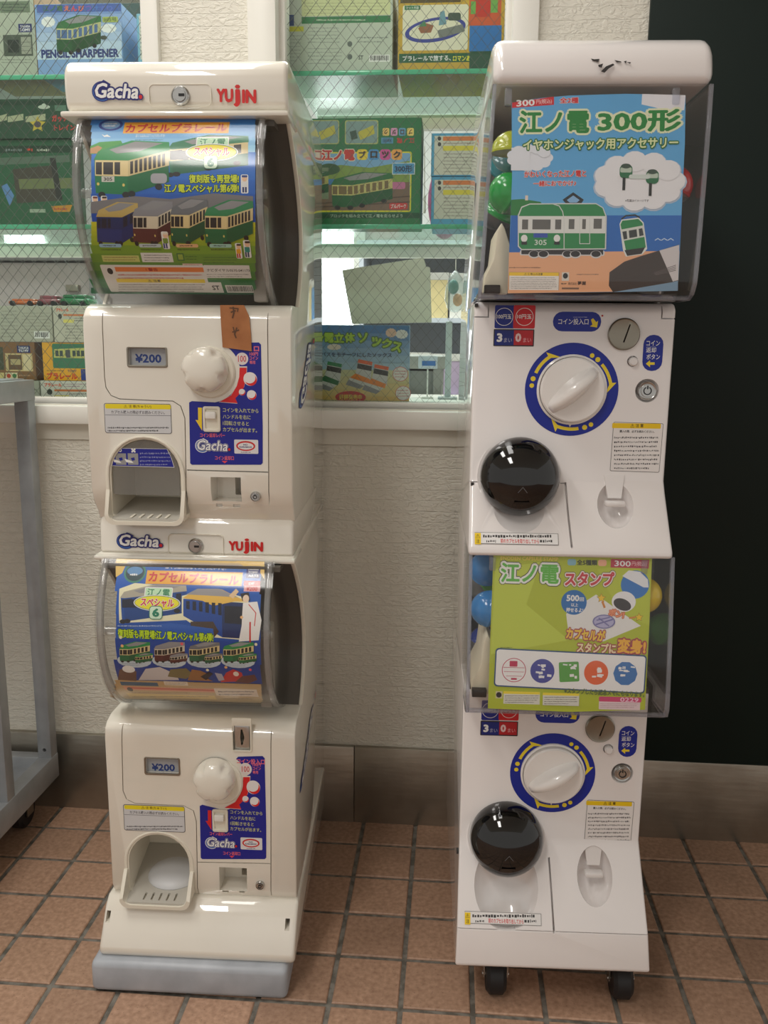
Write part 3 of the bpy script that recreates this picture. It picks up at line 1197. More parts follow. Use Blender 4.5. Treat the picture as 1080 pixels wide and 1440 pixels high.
# ---- drums
def drum(dz, first):
    zc = DZC + dz - (0 if first else .006)
    tk = None
    a0, a1 = (40.5, -72) if first else (43.5, -75)
    n = 36
    o1 = [(DYC - DR * math.cos(math.radians(a0 + (a1 - a0) * i / n)), zc + DR * math.sin(math.radians(a0 + (a1 - a0) * i / n))) for i in range(n + 1)]
    i1 = [(DYC - (DR - .0025) * math.cos(math.radians(a0 + (a1 - a0) * i / n)), zc + (DR - .0025) * math.sin(math.radians(a0 + (a1 - a0) * i / n))) for i in range(n + 1)]
    dr = obj('drum_cover', prism_x(o1 + i1[::-1], -.122, .111), M_CLEAR, LM)
    rear = [(y, z + dz) for y, z in (REAR if first else REAR_L)]
    for s in (-1, 1):
        xe = .122 if s < 0 else .111
        prof = o1 + [(y + .002, z) for y, z in rear[::-1]]
        obj('drum_side', prism_x(prof, s * (xe - .0035), s * xe), M_CLEAR, dr)
        # thick moulded rims of the cover
        oo = [(DYC - (DR + .0015) * math.cos(math.radians(a0 + (a1 - a0) * i / n)), zc + (DR + .0015) * math.sin(math.radians(a0 + (a1 - a0) * i / n))) for i in range(n + 1)]
        ii = [(DYC - (DR - .009) * math.cos(math.radians(a0 + (a1 - a0) * i / n)), zc + (DR - .009) * math.sin(math.radians(a0 + (a1 - a0) * i / n))) for i in range(n + 1)]
        obj('drum_rim', prism_x(oo + ii[::-1], s * (xe - .0095), s * (xe - .0025), .0012, 2, 50), M_RIM, dr)
        rr = [(y - .0045, z) for y, z in rear] + [(y + .003, z) for y, z in rear[::-1]]
        obj('side_rim', prism_x(rr, s * (HW - .0055), s * (HW - .0005), .001), M_CREAM2, LM)
        c = Vector((s * .110, -.435, zc + .008))
        k = lathe([(0, 0), (.006, 0), (.006, .018), (0, .018)], 14, (min(s * .1, s * .118) - (.009 if s > 0 else 0), -.437, zc - .002), 'X')
        obj('drum_catch', k, M_RIM, dr)
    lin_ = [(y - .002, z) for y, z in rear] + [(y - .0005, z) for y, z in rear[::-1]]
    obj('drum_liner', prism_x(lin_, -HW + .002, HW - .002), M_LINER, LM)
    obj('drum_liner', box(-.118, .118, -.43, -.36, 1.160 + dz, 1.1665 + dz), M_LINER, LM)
    # vertical dispenser column seen through the side of the drum
    obj('dispenser_column', box(.083, .10, -.40, -.375, .955 + dz, 1.075 + dz, .003), mat('dull_column', C(150, 146, 138), rough=.5), LM)
    return dr


d1 = drum(0, True)
d2 = drum(-PITCH_L, False)

# ---- poster of the upper drum
GRN, CRM, GRY = C(20, 120, 70), C(225, 205, 150), C(135, 135, 140)
P = on_drum(LF, DYC, DZC, DR - .0048)
x0p, x1p = 128, 358.5
SKY, SEA = C(80, 165, 225), C(20, 85, 180)


def rows(P, x0, x1, ys, cs):
    for (a, b), c in zip(zip(ys, ys[1:]), cs):
        grad(P, x0, a, x1, b, c[0], c[1], 5)


rows(P, x0p, x1p, (166, 214, 312, 345, 405, 413), ((C(50, 130, 205), C(150, 205, 235)), (C(35, 115, 205), C(15, 75, 175)), (C(200, 200, 40), C(150, 175, 40)), (C(120, 160, 45), C(40, 120, 60)), (C(20, 100, 65), C(20, 100, 65))))
P.ell(156, 176, 17, 8, C(30, 60, 140)); P.ell(156, 176, 13, 5.5, C(120, 160, 200)); P.marks(147, 173, 166, 179, 2, WHT, .6, 2)
P.rect(174, 172, 322, 187.5, C(240, 170, 50))
P.text('カプセルプラレール', 177, 174, 319, 186, C(200, 40, 60), .035, a=.5)
P.text('ぼくらはみんなてつどうだいすき!', 191, 189, 232, 193.5, C(220, 235, 240), .01)
P.marks(190, 195, 232, 199, 1, C(60, 90, 120), .4, 4)
P.poly([(143, 189), (147, 191), (151, 189.5), (156, 193), (150, 192.5), (147, 193)], WHT)
P.poly([(127, 206), (140, 200), (170, 198), (180, 214), (127, 217)], C(60, 150, 60))
P.poly([(127, 209), (138, 205), (144, 208), (137, 216), (127, 216)], C(190, 140, 90))
tram(P, 237, 190, 112, 56, C(40, 120, 90), CRM, C(30, 120, 80), n=6, front=.05, lamp=False)
tram(P, 133, 198, 105, 76, GRN, CRM, C(25, 140, 75), n=8, front=.45)
P.rect(143, 248, 161, 256, C(205, 205, 195)); P.text('305', 146, 249.5, 158, 254.5, BLK, .02)
P.rect(212, 244, 235, 258, C(165, 165, 172), 5)
P.frame(276, 193, 322, 208, 1.3, WHT, C(190, 225, 190), 2)
P.text('江ノ電', 281, 195, 317, 206.5, C(40, 130, 90), .02)
P.ell(298, 214.5, 37, 12.5, WHT); P.ell(298, 214.5, 35.5, 11.2, C(30, 110, 90)); P.ell(298, 214.5, 34.5, 10.4, C(245, 220, 40))
P.text('スペシャル', 273, 208, 323, 220, RED, .035, ((.06, WHT),), a=-1)
P.rect(286.5, 219, 306.5, 238, C(40, 120, 95), 5); P.rect(287.5, 220, 305.5, 237, C(205, 230, 205), 4)
P.text('6', 291.5, 222.5, 301.5, 235, C(30, 125, 95), .05)
P.text('復刻版も再登場!', 266, 245.5, 336, 257.5, C(210, 225, 40), .03, ((.07, C(20, 75, 40)),))
P.text('江ノ電スペシャル第6弾!', 231, 259, 336, 271, C(210, 225, 40), .03, ((.07, C(20, 75, 40)),))
def person(P, x, y, h, hat, top, leg):
    P.rect(x - h * .2, y - h * .02, x + h * .2, y + h, WHT, 2)
    P.ell(x, y + h * .2, h * .15, h * .17, C(235, 195, 160), 12)
    P.rect(x - h * .15, y + .02 * h, x + h * .15, y + h * .14, hat, 1)
    P.rect(x - h * .15, y + h * .36, x + h * .15, y + h * .66, top, 1)
    P.rect(x - h * .12, y + h * .66, x - h * .02, y + h * .95, leg)
    P.rect(x + h * .02, y + h * .66, x + h * .12, y + h * .95, leg)
person(P, 344, 246, 26, C(40, 60, 130), C(225, 225, 225), C(40, 50, 110))
person(P, 134, 276, 22, C(120, 50, 40), C(60, 150, 190), C(60, 60, 90)); person(P, 147, 276, 22, C(60, 40, 40), C(210, 60, 110), C(210, 60, 110))
P.poly([(128, 284), (190, 276), (240, 280), (300, 272), (356, 276), (356, 292), (128, 300)], C(120, 118, 120))
tram(P, 136, 284, 58, 58, C(28, 52, 120), C(25, 45, 100), C(190, 165, 90), C(25, 30, 50), n=2, front=.62, lamp=False)
tram(P, 187, 282, 56, 60, C(88, 42, 42), C(215, 205, 180), GRY, n=4, front=.62)
tram(P, 240, 279, 52, 63, C(28, 92, 60), CRM, C(105, 108, 112), n=5, front=.5)
tram(P, 288, 281, 68, 62, C(25, 105, 65), CRM, C(40, 130, 75), n=7, front=.46)
person(P, 233, 326, 24, C(230, 220, 200), C(120, 150, 60), C(60, 70, 130)); person(P, 336, 342, 21, C(60, 40, 30), C(235, 170, 30), C(200, 60, 40)); person(P, 348, 338, 24, C(50, 35, 30), C(40, 140, 130), C(40, 60, 100))
for x, c in ((140, C(150, 190, 215)), (196, C(190, 205, 210)), (248, C(225, 180, 130)), (295, C(160, 205, 190))):
    P.rect(x, 342.5, x + 31, 347.5, c, 2); P.marks(x + 5, 343.3, x + 29, 346.8, 1, BLK, .5, int(x)); P.marks(x + 2, 349, x + 36, 353, 1, C(60, 70, 40), .5, int(x) + 1)
P.rect(144, 359, 196, 368, C(200, 205, 120)); P.marks(146, 360, 194, 367, 2, C(120, 80, 40), .45, 7)
P.rect(199, 355.5, 243, 368.5, PAPER); P.marks(203, 357, 240, 367.5, 3, BLK, .4, 8)
P.rect(249, 356, 259, 366.5, C(60, 110, 60)); P.rect(250.5, 357.5, 257.5, 365, C(150, 175, 70)); P.marks(261, 359, 278, 366, 2, C(40, 70, 40), .4, 9)
P.marks(286, 360, 334, 371, 3, C(60, 85, 45), .4, 10)
P.rect(257, 370.5, 285, 375, C(225, 200, 190)); P.marks(259, 371.3, 284, 374.3, 1, C(120, 40, 40), .6, 11)
P.rect(148, 375, 292, 412, PAPER, 2)
P.rect(149, 376, 161, 388, PAPER); P.ell(155, 381, 4, 4.5, BLK, 12)
P.rect(162, 375.5, 286, 382, C(228, 130, 60)); P.text('! 警告', 205, 376.5, 222, 381, C(170, 40, 30), .02)
P.marks(166, 384, 288, 393, 2, C(190, 70, 60), .5, 12)
P.rect(164, 392, 288, 397, C(240, 215, 50)); P.text('⚠ 注意', 208, 392.6, 226, 396.6, C(90, 70, 20), .02)
P.marks(167, 398.5, 290, 411, 4, C(60, 60, 60), .42, 13)
P.rect(288.5, 373, 352, 391, PAPER, 1); P.text('ナビダイヤル0570-041173', 291, 377.5, 351, 382, BLK, .01); P.marks(291, 384, 350, 390, 2, C(80, 80, 80), .4, 14)
P.rect(294, 397, 313, 411.5, PAPER); P.text('ST', 298.5, 401, 309, 407.5, BLK, .03)
barcode(P, 318, 401, 356, 411.5)
P.build('poster', LM, ink=1.05)

# ---- poster of the lower drum
P = on_drum(LF, DYC, DZC - PITCH_L - .006, DR - .0048)
_pp = P.pix
P.pix = lambda px, py: _pp(px, py if py < 925 else 925 + (py - 925) * .83)
x0p, x1p = 163, 366
rows(P, x0p, x1p, (788, 800, 966, 999), ((C(215, 180, 95), C(40, 105, 185)), (C(25, 90, 180), C(15, 60, 145)), (C(195, 165, 115), C(205, 185, 140))))
P.poly([(163, 789), (180, 789), (172, 806), (163, 812)], C(215, 180, 95)); P.poly([(332, 789), (372, 790), (372, 815), (366, 806), (345, 798)], C(215, 180, 95))
P.ell(190, 805.5, 15.5, 14, C(60, 130, 110)); P.ell(190, 805.5, 13, 11.5, C(25, 60, 70)); P.ell(190, 803, 11, 6, C(90, 140, 190)); P.marks(183, 806, 197, 810.5, 1, WHT, .7, 6)
P.text('ぼくらはみんなてつどうだいすき!', 233, 795, 318, 801, WHT, .015)
P.rect(205.5, 803.5, 340.5, 822.5, C(238, 165, 45)); P.text('カプセルプラレール', 209, 806, 336, 820.5, C(200, 35, 40), .045, a=-1)
P.rect(346.5, 796, 366, 813, C(25, 30, 110)); P.text('TAKARA', 348.5, 799, 364, 802.3, WHT, .02); P.text('TOMY', 349, 803.3, 363, 807, WHT, .03); P.text('ARTS', 349, 808, 363.5, 811.5, WHT, .03)
P.rect(343, 817, 366, 824, C(200, 30, 45)); P.text('全8種', 349, 818.3, 359, 822.6, WHT, .01); P.rect(343, 824, 366, 832, C(230, 170, 175)); P.text('¥200', 346.5, 825, 362, 831, C(200, 30, 45), .02)
P.poly([(168, 828), (190, 820), (262, 826), (262, 872), (168, 876)], C(235, 225, 190)); tram(P, 170, 822, 92, 52, C(30, 75, 150), C(30, 75, 150), C(170, 165, 150), C(25, 30, 50), n=7, front=.06, lamp=False)
P.poly([(256, 838), (300, 828), (350, 842), (346, 900), (300, 896), (256, 868)], C(235, 225, 190))
P.poly([(258, 842), (313, 846), (313, 896), (258, 866)], C(28, 70, 150)); P.poly([(313, 846), (346, 848), (343, 898), (313, 896)], C(25, 45, 95)); P.poly([(316, 852), (343, 853), (341, 878), (316, 876)], C(28, 28, 40))
P.poly([(257, 841), (275, 830), (312, 829), (347, 846), (330, 846), (300, 852), (285, 845)], C(222, 180, 80)); P.poly([(262, 836), (278, 828), (308, 828), (335, 840), (300, 838)], C(150, 148, 150))
for i in range(6):
    P.poly([(262 + i * 9, 845 + i * .6), (267 + i * 9, 845.3 + i * .6), (267 + i * 9, 857 + i * 1.7), (262 + i * 9, 856 + i * 1.7)], C(25, 30, 50))
P.poly([(268, 874), (300, 874), (308, 888), (300, 898), (270, 892)], C(70, 55, 45))
P.poly([(338, 835), (350, 833), (352, 845), (341, 845)], C(35, 30, 35)); P.ell(346, 842, 4.5, 5.5, C(235, 205, 180), 14); P.poly([(342, 848), (362, 846), (368, 872), (364, 900), (336, 902), (340, 880)], C(228, 226, 224)); P.line([(352, 875), (352, 906)], 2.2, C(200, 40, 40)); P.line([(350, 850), (360, 862), (358, 880)], 1.2, C(200, 60, 50))
P.poly([(322, 838), (332, 828), (336, 832), (328, 842)], C(220, 190, 150))
P.frame(203.5, 826, 243, 840, 1.3, WHT, C(190, 225, 190), 2); P.text('江ノ電', 207.5, 828, 239, 838.5, C(40, 130, 90), .02)
P.ell(221, 848, 33, 11.5, WHT); P.ell(221, 848, 31.8, 10.4, C(30, 110, 90)); P.ell(221, 848, 31, 9.7, C(245, 220, 40)); P.text('スペシャル', 198, 842, 245, 853.5, RED, .035, ((.06, WHT),), a=-1)
P.rect(210, 852, 229, 871, C(40, 120, 95), 5); P.rect(211, 853, 228, 870, C(205, 230, 205), 4); P.text('6', 214.5, 855.5, 224.5, 867.5, C(30, 125, 95), .05)
P.poly([(163, 884), (240, 876), (300, 884), (302, 902), (163, 898)], C(40, 90, 175)); P.text('復刻版も再登場!江ノ電スペシャル第6弾!', 166, 887, 300, 899.5, C(195, 225, 40), .03, ((.07, C(20, 75, 40)),), a=-1.2)
P.marks(166, 878, 232, 882, 1, C(200, 215, 230), .4, 3)
for x, b, r, cb in ((168, C(30, 105, 65), C(30, 135, 75), CRM), (217, C(88, 42, 42), GRY, C(215, 205, 180)), (266, C(30, 95, 65), C(110, 112, 115), CRM), (314, C(25, 110, 65), C(40, 135, 75), CRM)):
    P.ell(x + 21, 930, 24, 11, C(190, 205, 215), 16)
    tram(P, x, 902, 43, 29, b, cb, r, n=5, front=.32, lamp=False); tram(P, x + 22, 918, 25, 15, b, cb, r, n=4, front=.3, lamp=False)
    P.marks(x + 3, 933, x + 34, 939, 2, C(120, 130, 150), .4, int(x))
P.poly([(195, 962), (205, 943), (225, 940), (248, 952), (252, 962)], C(200, 195, 195)); P.poly([(166, 962), (168, 945), (180, 940), (192, 948), (192, 964)], C(105, 75, 60)); P.ell(181, 944, 9, 6, C(235, 230, 225), 14)
P.poly([(236, 956), (240, 944), (262, 942), (272, 952), (262, 960)], C(120, 110, 70)); P.poly([(264, 962), (270, 944), (282, 946), (296, 953), (290, 958), (300, 964)], C(150, 105, 60)); P.poly([(282, 956), (294, 948), (300, 951), (290, 962)], C(40, 35, 40)); P.poly([(310, 966), (318, 950), (328, 944), (340, 950), (344, 964)], C(190, 45, 45)); P.poly([(330, 966), (340, 956), (358, 953), (362, 962), (350, 968)], C(95, 55, 50)); P.poly([(302, 950), (312, 952), (316, 962), (308, 964)], C(170, 170, 185)); P.ell(332, 952, 4, 4, C(225, 215, 205), 10)
for i, (x, y) in enumerate(((170, 896), (172, 908), (256, 905), (292, 945), (318, 940), (352, 945), (360, 906), (340, 868))):
    P.ell(x, y, 2.2, 2.2, (C(235, 225, 190), C(235, 180, 120), C(225, 90, 100))[i % 3], 8)
P.rect(170, 966, 222, 972, C(60, 100, 130)); P.rect(231, 965, 264, 971.5, C(225, 215, 195)); P.marks(233, 966, 262, 971, 2, C(120, 90, 70), .4, 21)
P.rect(175, 975, 302, 981, C(222, 160, 130)); P.rect(182, 976.5, 300, 978.8, C(205, 100, 80)); P.marks(186, 982, 300, 986, 1, C(150, 110, 80), .45, 22); P.rect(182, 987, 302, 993, C(228, 205, 130)); P.marks(186, 988, 300, 997, 2, C(130, 110, 90), .4, 23); P.ell(183, 978, 4, 3.5, C(60, 50, 45), 10)
P.rect(303, 978, 362, 990, C(228, 218, 205)); P.marks(307, 979.5, 360, 989, 2, C(90, 80, 80), .45, 24); P.marks(314, 992, 360, 996, 1, C(110, 90, 80), .4, 25)
P.build('poster', LM, ink=1.15)

# ---- prints on cap, header
P = on_plane(LF, -.437)
gacha_logo(P, 130, 115, 201.5, 142.5)
P.build('brand_logo', LM)
P = on_plane(LF, -.437)
yujin_logo(P, 304.5, 119, 360.5, 150.5)
P.build('maker_logo', LM)
P = on_plane(LF, -.4075)
gacha_logo(P, 164.5, 750.5, 229.5, 771.5)
P.build('brand_logo', LM)
P = on_plane(LF, -.4075)
yujin_logo(P, 321.5, 757, 370, 779)
P.build('maker_logo', LM)
hp = LF.at(210, 150, -.4372), LF.at(297, 118, -.4372)
obj('lock_panel', ring(rrect(hp[0].x, hp[0].z, hp[1].x, hp[1].z, .006), rrect(hp[0].x + .0007, hp[0].z + .0007, hp[1].x - .0007, hp[1].z - .0007, .0055), -.4379, -.436, 0), M_CREAM2, LM)
hp = LF.at(237, 782, -.407), LF.at(314, 752, -.407)
obj('lock_panel', ring(rrect(hp[0].x, hp[0].z, hp[1].x, hp[1].z, .006), rrect(hp[0].x + .0007, hp[0].z + .0007, hp[1].x - .0007, hp[1].z - .0007, .0055), -.4079, -.405, 0), M_CREAM2, LM)
lock(LF, LM, 254, 135, -.437, .0112)
lock(LF, LM, 275.5, 767.5, -.4065, .0105)
lock(LF, LM, 359.5, 698, Yf, .0068, style=1)
lock(LF, LM, 366, 1244, Yf, .0066, style=1)


# ---- front panels: price window, knob, sticker, lever, warning label
def front(upper):
    if upper:
        f = lambda x, y: (x, y)
    else:    # offsets of the same motif on the lower tier (photo pixels)
        def f(x, y):
            return 281 + (x - 266) * (374.5 - 281) / (369.5 - 266), 1131.5 + (y - 564) * (1207.5 - 1131.5) / (653 - 564)
    # price window
    x0, y0, x1, y1 = (179, 488, 235, 516.5) if upper else (203.5, 1066, 253, 1089)
    a, b = LF.at(x0, y1, Yf), LF.at(x1, y0, Yf)
    pw = obj('price_window', ring(rrect(a.x, a.z, b.x, b.z, .003), rrect(a.x + .0022, a.z + .003, b.x - .0022, b.z - .0016, .002), Yf - .0012, Yf + .001, .0005), M_DKMETAL, LM)
    P = on_plane(LF, Yf + .0068)
    P.rect(x0 + 1, y0 + 1, x1 - 1, y1 - 1, C(165, 168, 172), 1)
    w, h = x1 - x0, y1 - y0
    P.text('¥200', x0 + w * .2, y0 + h * .34, x0 + w * .86, y0 + h * .78, C(35, 60, 125), .035)
    P.build('price_card', pw)
    # knob
    c = LF.at(295, 523.5, Yf - .001) if upper else LF.at(309, 1100, Yf - .001)
    kb = obj('knob_plate', disc_mesh(c, .0330, -.002, .003, .002, 48), M_CREAM2, LM)
    c = LF.at(287.5, 520, Yf - .012) if upper else LF.at(301, 1097.5, Yf - .012)
    kn = knob_mesh((c.x, Yf - .002, c.z), .0292, .027)
    obj('knob', kn, mat('knob_plastic', C(232, 227, 214), rough=.22, coat=.6), LM)
    # blue sticker
    P = on_plane(LF, Yf)
    kc = (295, 523.5) if upper else (309, 1100)
    kr = 43 if upper else 40
    q = lambda x, y: f(x, y)
    arcp = [(kc[0] + kr * math.cos(t), kc[1] + kr * math.sin(t)) for t in [math.radians(80 - i * (80 + 55) / 16) for i in range(17)]]
    xr = q(367, 500)[0]
    top = 481.5 if upper else 1063
    P.poly([q(267.5, 651.5), q(266, 566), q(270, 564)] + arcp + [(arcp[-1][0] + 3, top + 1), (xr - 3, top), (xr, top + 3), q(369.5, 600), q(369.5, 651), q(367, 653.5), q(270, 653.5)][0:], BLU)
    g = (lambda x, y: (x, y)) if upper else (lambda x, y: (345 + (x - 340) * .95, 1080 + (y - 503) * .9))
    if not upper:
        P.text('コイン投入口', 333, 1067, 372.5, 1074.5, C(232, 110, 130), .03)
    else:
        P.text('口', 357, 487, 364.5, 494, C(232, 110, 130), .04)
    P.ell(*g(340.5, 504.5), 8.7, 8.7, C(225, 215, 212)); P.text('100', *g(334.8, 500), *g(346.2, 509), C(200, 50, 60), .01)
    P.text('100円', *g(351, 495), *g(363, 500.5), C(232, 110, 130), .02); P.text('コイン', *g(351, 501), *g(363, 506), C(232, 110, 130), .02); P.text('専用', *g(351, 507), *g(359, 512), C(232, 110, 130), .02)
    ar = [g(337, 517), g(347, 517), g(346.5, 530), g(343, 545), g(336, 555), g(331, 560), g(334, 567), g(309, 565), g(325, 556), g(333, 543), g(336.5, 530)]
    P.poly([(x + (x - ar[4][0]) * .05, y + (y - ar[4][1]) * .05) for x, y in ar], C(225, 215, 212)); P.poly(ar, C(215, 30, 35))
    for x, y, r in ((352, 533, 9.6), (354, 555.5, 6.8), (340.5, 551.5, 4.6)):
        X, Y = g(x, y)
        P.ell(X, Y, r, r, C(225, 218, 215)); P.ell(X + r * .1, Y + r * .12, r * .86, r * .86, C(215, 30, 35)); P.ell(X - r * .1, Y - r * .18, r * .86, r * .82, C(232, 228, 226))
    X, Y = q(281, 574); X2, Y2 = q(285, 605)
    ac = YEL if upper else C(215, 35, 35)
    P.poly([q(278.5, 573), q(284, 573.3), q(284.3, 605.5), q(275, 590.5), q(278.8, 590.8)], ac)
    for i, t in enumerate(('コインを入れてから', 'ハンドルを右に', '1回転させると', 'カプセルが出ます。')):
        wd_ = (50, 39, 36.5, 48)[i]
        P.text(t, *q(313.5, 574 + i * 9.1), *q(313.5 + wd_, 580.3 + i * 9.1), C(205, 205, 130), .012, a=-1)
    P.text('コイン返却レバー', *q(281.5, 609), *q(316.5, 615), C(232, 100, 115), .025)
    x0, y0 = q(275, 618); x1, y1 = q(325, 636)
    gacha_logo(P, x0, y0, x1, y1, True)
    x0, y0 = q(329.5, 618.3); x1, y1 = q(363.2, 638)
    P.rect(x0, y0, x1, y1, C(225, 222, 222), 1.5); w, h = x1 - x0, y1 - y0
    P.ell(x0 + w * .48, y0 + h * .45, w * .40, h * .36, C(205, 45, 45)); P.ell(x0 + w * .48, y0 + h * .46, w * .33, h * .25, C(228, 225, 225))
    P.text('NO', x0 + w * .38, y0 + h * .30, x0 + w * .56, y0 + h * .42, C(40, 50, 110), .03); P.text('KARABOX', x0 + w * .22, y0 + h * .46, x0 + w * .74, y0 + h * .58, C(40, 50, 110), .03); P.marks(x0 + w * .28, y0 + h * .84, x0 + w * .72, y0 + h * .95, 1, C(40, 50, 110), .6, 3)
    P.text('コイン返却口', *q(302.5, 641), *q(329, 647), C(232, 100, 115), .025)
    P.poly([q(312, 648), q(320, 648.3), q(316, 651.5)], C(232, 70, 80))
    P.build('instruction_sticker', LM)
    # coin lever
    (x0, y0), (x1, y1) = q(286.5, 571.5), q(309.8, 607)
    a, b = LF.at(x0, y1, Yf), LF.at(x1, y0, Yf)
    lv = obj('coin_lever', ring(rrect(a.x, a.z, b.x, b.z, .003), rrect(a.x + .003, a.z + .004, b.x - .003, b.z - .003, .002), Yf - .003, Yf + .0005, .0006), M_CREAM2, LM)
    obj('lever_well', box(a.x + .003, b.x - .003, Yf - .0006, Yf + .0002, a.z + .004, b.z - .003), M_CREAM2, lv)
    h = b.z - a.z
    obj('lever_tab', box(a.x + .0036, b.x - .0055, Yf - .006, Yf, a.z + h * .52, a.z + h * .80, .0012), mat('lever_white', C(238, 236, 230), rough=.3), lv)
    # warning label
    x0, y0, x1, y1 = (147, 567.5, 241, 609.5) if upper else (174, 1132.5, 260, 1169)
    P = on_plane(LF, Yf)
    w, h = x1 - x0, y1 - y0
    P.rect(x0, y0, x1, y1, C(60, 60, 64), 3); P.rect(x0 + .7, y0 + .7, x1 - .7, y1 - .7, C(205, 206, 208), 2.6)
    P.rect(x0 + .9, y0 + .9, x1 - .9, y0 + h * .18, C(232, 212, 30), 2)
    P.text('⚠ 注 意(ちゅうい)', x0 + w * .29, y0 + h * .045, x0 + w * .70, y0 + h * .155, C(120, 90, 20), .015)
    P.text('カプセル購入の際必ずお読みください。', x0 + w * .1, y0 + h * .235, x0 + w * .9, y0 + h * .35, C(60, 60, 70), .01)
    P.rect(x0 + 1, y0 + h * .385, x1 - 1, y0 + h * .398, C(70, 70, 74))
    P.marks(x0 + w * .05, y0 + h * .76, x1 - w * .03, y1 - h * .04, 2, C(40, 40, 44), .55, 31)
    P.build('warning_label', LM)


front(True)
front(False)

# coin slot plate of the lower tier, coin slot rim
a, b = LF.at(329, 1054, Yf), LF.at(350, 1022, Yf)
cs = obj('coin_slot', box(a.x, b.x, Yf + .002, Yf + .0105, a.z, b.z, .001), M_METAL, LM)
cut(cs, [prism_y(THROAT, Yf - .01, Yf + .03)])
obj('slot_hood', ring(rrect(a.x - .002, a.z - .002, b.x + .004, b.z + .013, .002), rrect(a.x - .0008, a.z - .0008, b.x + .0016, b.z + .0015, .001), Yf - .002, Yf + .001, .0006), M_CREAM2, cs)
# brown tape over the upper coin slot
tp = [(309.3, 429), (343, 429), (350, 444), (352.5, 466), (354, 494), (336, 491.5), (313, 488.5), (311, 460)]
tb = bmesh.new()
add_prism(tb, [LF.at(x, y, Yf - .0022) for x, y in tp], Vector((0, .0016, 0)))
tape = obj('tape', tb, M_TAPE, LM)
P = on_plane(LF, Yf - .0022)
SC_ = C(92, 60, 34)
for l, t in (([(323, 433), (335, 434), (334, 438)], 1.6), ([(328, 432), (329, 440), (327, 447)], 2.2), ([(325, 439), (331, 437)], 2.0), ([(328, 460), (331, 472)], 1.6), ([(333, 461), (330, 470), (332, 475)], 2.0), ([(327, 467), (336, 464)], 1.6)):
    P.line(l, t, SC_)
P.build('tape_writing', tape)

# ---- large logos on the glossy right flank
def flank_logo(px0, py0, px1, py1):
    def hit(px, py):
        o, d = LF.ray(px, py)
        # flank plane: x = HW * (1 - .09*(y+.42)/.42)
        k = HW * .09 / .42
        t = (HW - k * .42 - k * o.y - o.x) / (d.x + k * d.y)
        return o + d * t
    lo, hi = hit(px0, py0), hit(px1, py1)
    zl, zh = lo.z, hi.z
    yl, yh = lo.y, hi.y
    # sheet: u along z (reading upwards), v across (towards the front is up)
    v_z = lambda u: zl + (zh - zl) * u
    L = zh - zl
    H = .075
    y_mid = lambda u: yl + (yh - yl) * u
    Pn = Print(lambda u, v: (u, -v), lambda u, v, o: lp(HW + .0004 + o, y_mid(u) + .02 - v * -1, v_z(u)))
    Pn.tol = 0
    Pn.pix = lambda x, y: (x, H * (y - .5))
    gacha_logo(Pn, 0, 0, 1, 1)
    return Pn.build('flank_logo', LM)


flank_logo(420, 575, 437, 475)
flank_logo(421, 1118, 440, 985)
# ================================================================ white two-tier capsule machine
RLOC, RRZ = (.709, -.035, 0), math.radians(2.2)
RF = Frame(RLOC, RRZ)
RM = thing('capsule_machine', 'white two-tier capsule toy machine with black domed doors and blue-ringed dials, on black casters', 'vending machine', RLOC, RRZ)
M_WHITE = mat('white_plastic', C(236, 231, 229), rough=.30, coat=.9, coat_rough=.02, coat_ior=1.7)
M_WHITE2 = mat('white_plastic_matt', C(232, 228, 226), rough=.38)
M_DIAL = mat('dial_white', C(238, 234, 230), rough=.2, coat=.5)
M_DOME = mat('smoked_black_dome', C(10, 10, 11), rough=.06, spec=.6, coat=.3)
M_TANK = clear('tank_acrylic', (.985, .985, .985), 1.36, .06, .9, .010, (.8, .8, .82))
M_TANKEDGE = clear('tank_acrylic_edge', (.84, .85, .90), 1.5, .08, 1.3, .14, (.76, .78, .84))
M_IVORY = mat('ivory_mechanism', C(226, 218, 194), rough=.4)
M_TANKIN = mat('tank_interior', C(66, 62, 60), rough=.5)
RUB = mat('caster_rubber', C(26, 26, 28), rough=.5)
M_NOTCH = mat('dark_notch', C(60, 58, 56), rough=.8)  # dark colour standing in for shade inside the hinge notches
RW_ = .1245
PR = .505                       # height of one tier
YF = -.38


def body_profile(z0, lower):
    p = [(0, .957 - z0), (-.372, .957 - z0), (YF, .949 - z0), (YF, .735 - z0)]
    if not lower:
        p += [(-.387, .722 - z0), (-.4285, .652 - z0), (-.4285, .643 - z0), (0, .643 - z0)]
    else:
        p += [(-.387, .722 - z0), (-.4335, .633 - z0), (-.4360, .627 - z0), (-.445, .580 - z0), (-.441, .5755 - z0), (0, .5755 - z0)]
    return p


def flare(bm, z_top, z_bot, k):
    for v in bm.verts:
        f = max(0, min(1, (z_top - v.co.z) / (z_top - z_bot)))
        if v.co.x > 0:
            v.co.x *= 1 + k * f
        else:
            v.co.x *= 1 + k * .45 * f
    return bm


def lean(bm):
    for v in bm.verts:
        v.co.x += .0115 * max(0, min(1, (v.co.z - .96) / .24))
    return bm


RB = [obj('body', flare(prism_x(body_profile(0, False), -RW_, RW_, .0045, 3), .727, .65, .03), M_WHITE, RM),
      obj('body', flare(prism_x(body_profile(PR, True), -RW_, RW_, .0045, 3), .222, .07, .075), M_WHITE, RM)]
cp = [(-.01, 1.196), (-.426, 1.196), (-.4255, 1.212)] + bez((-.4235, 1.222), (-.408, 1.246), (-.372, 1.2565), 5) + [(-.06, 1.2565)] + arc(-.05, 1.2165, .04, 90, 0, 5)
obj('top_cap', lean(prism_x(cp, -RW_, RW_, .012, 4)), M_WHITE, RM)
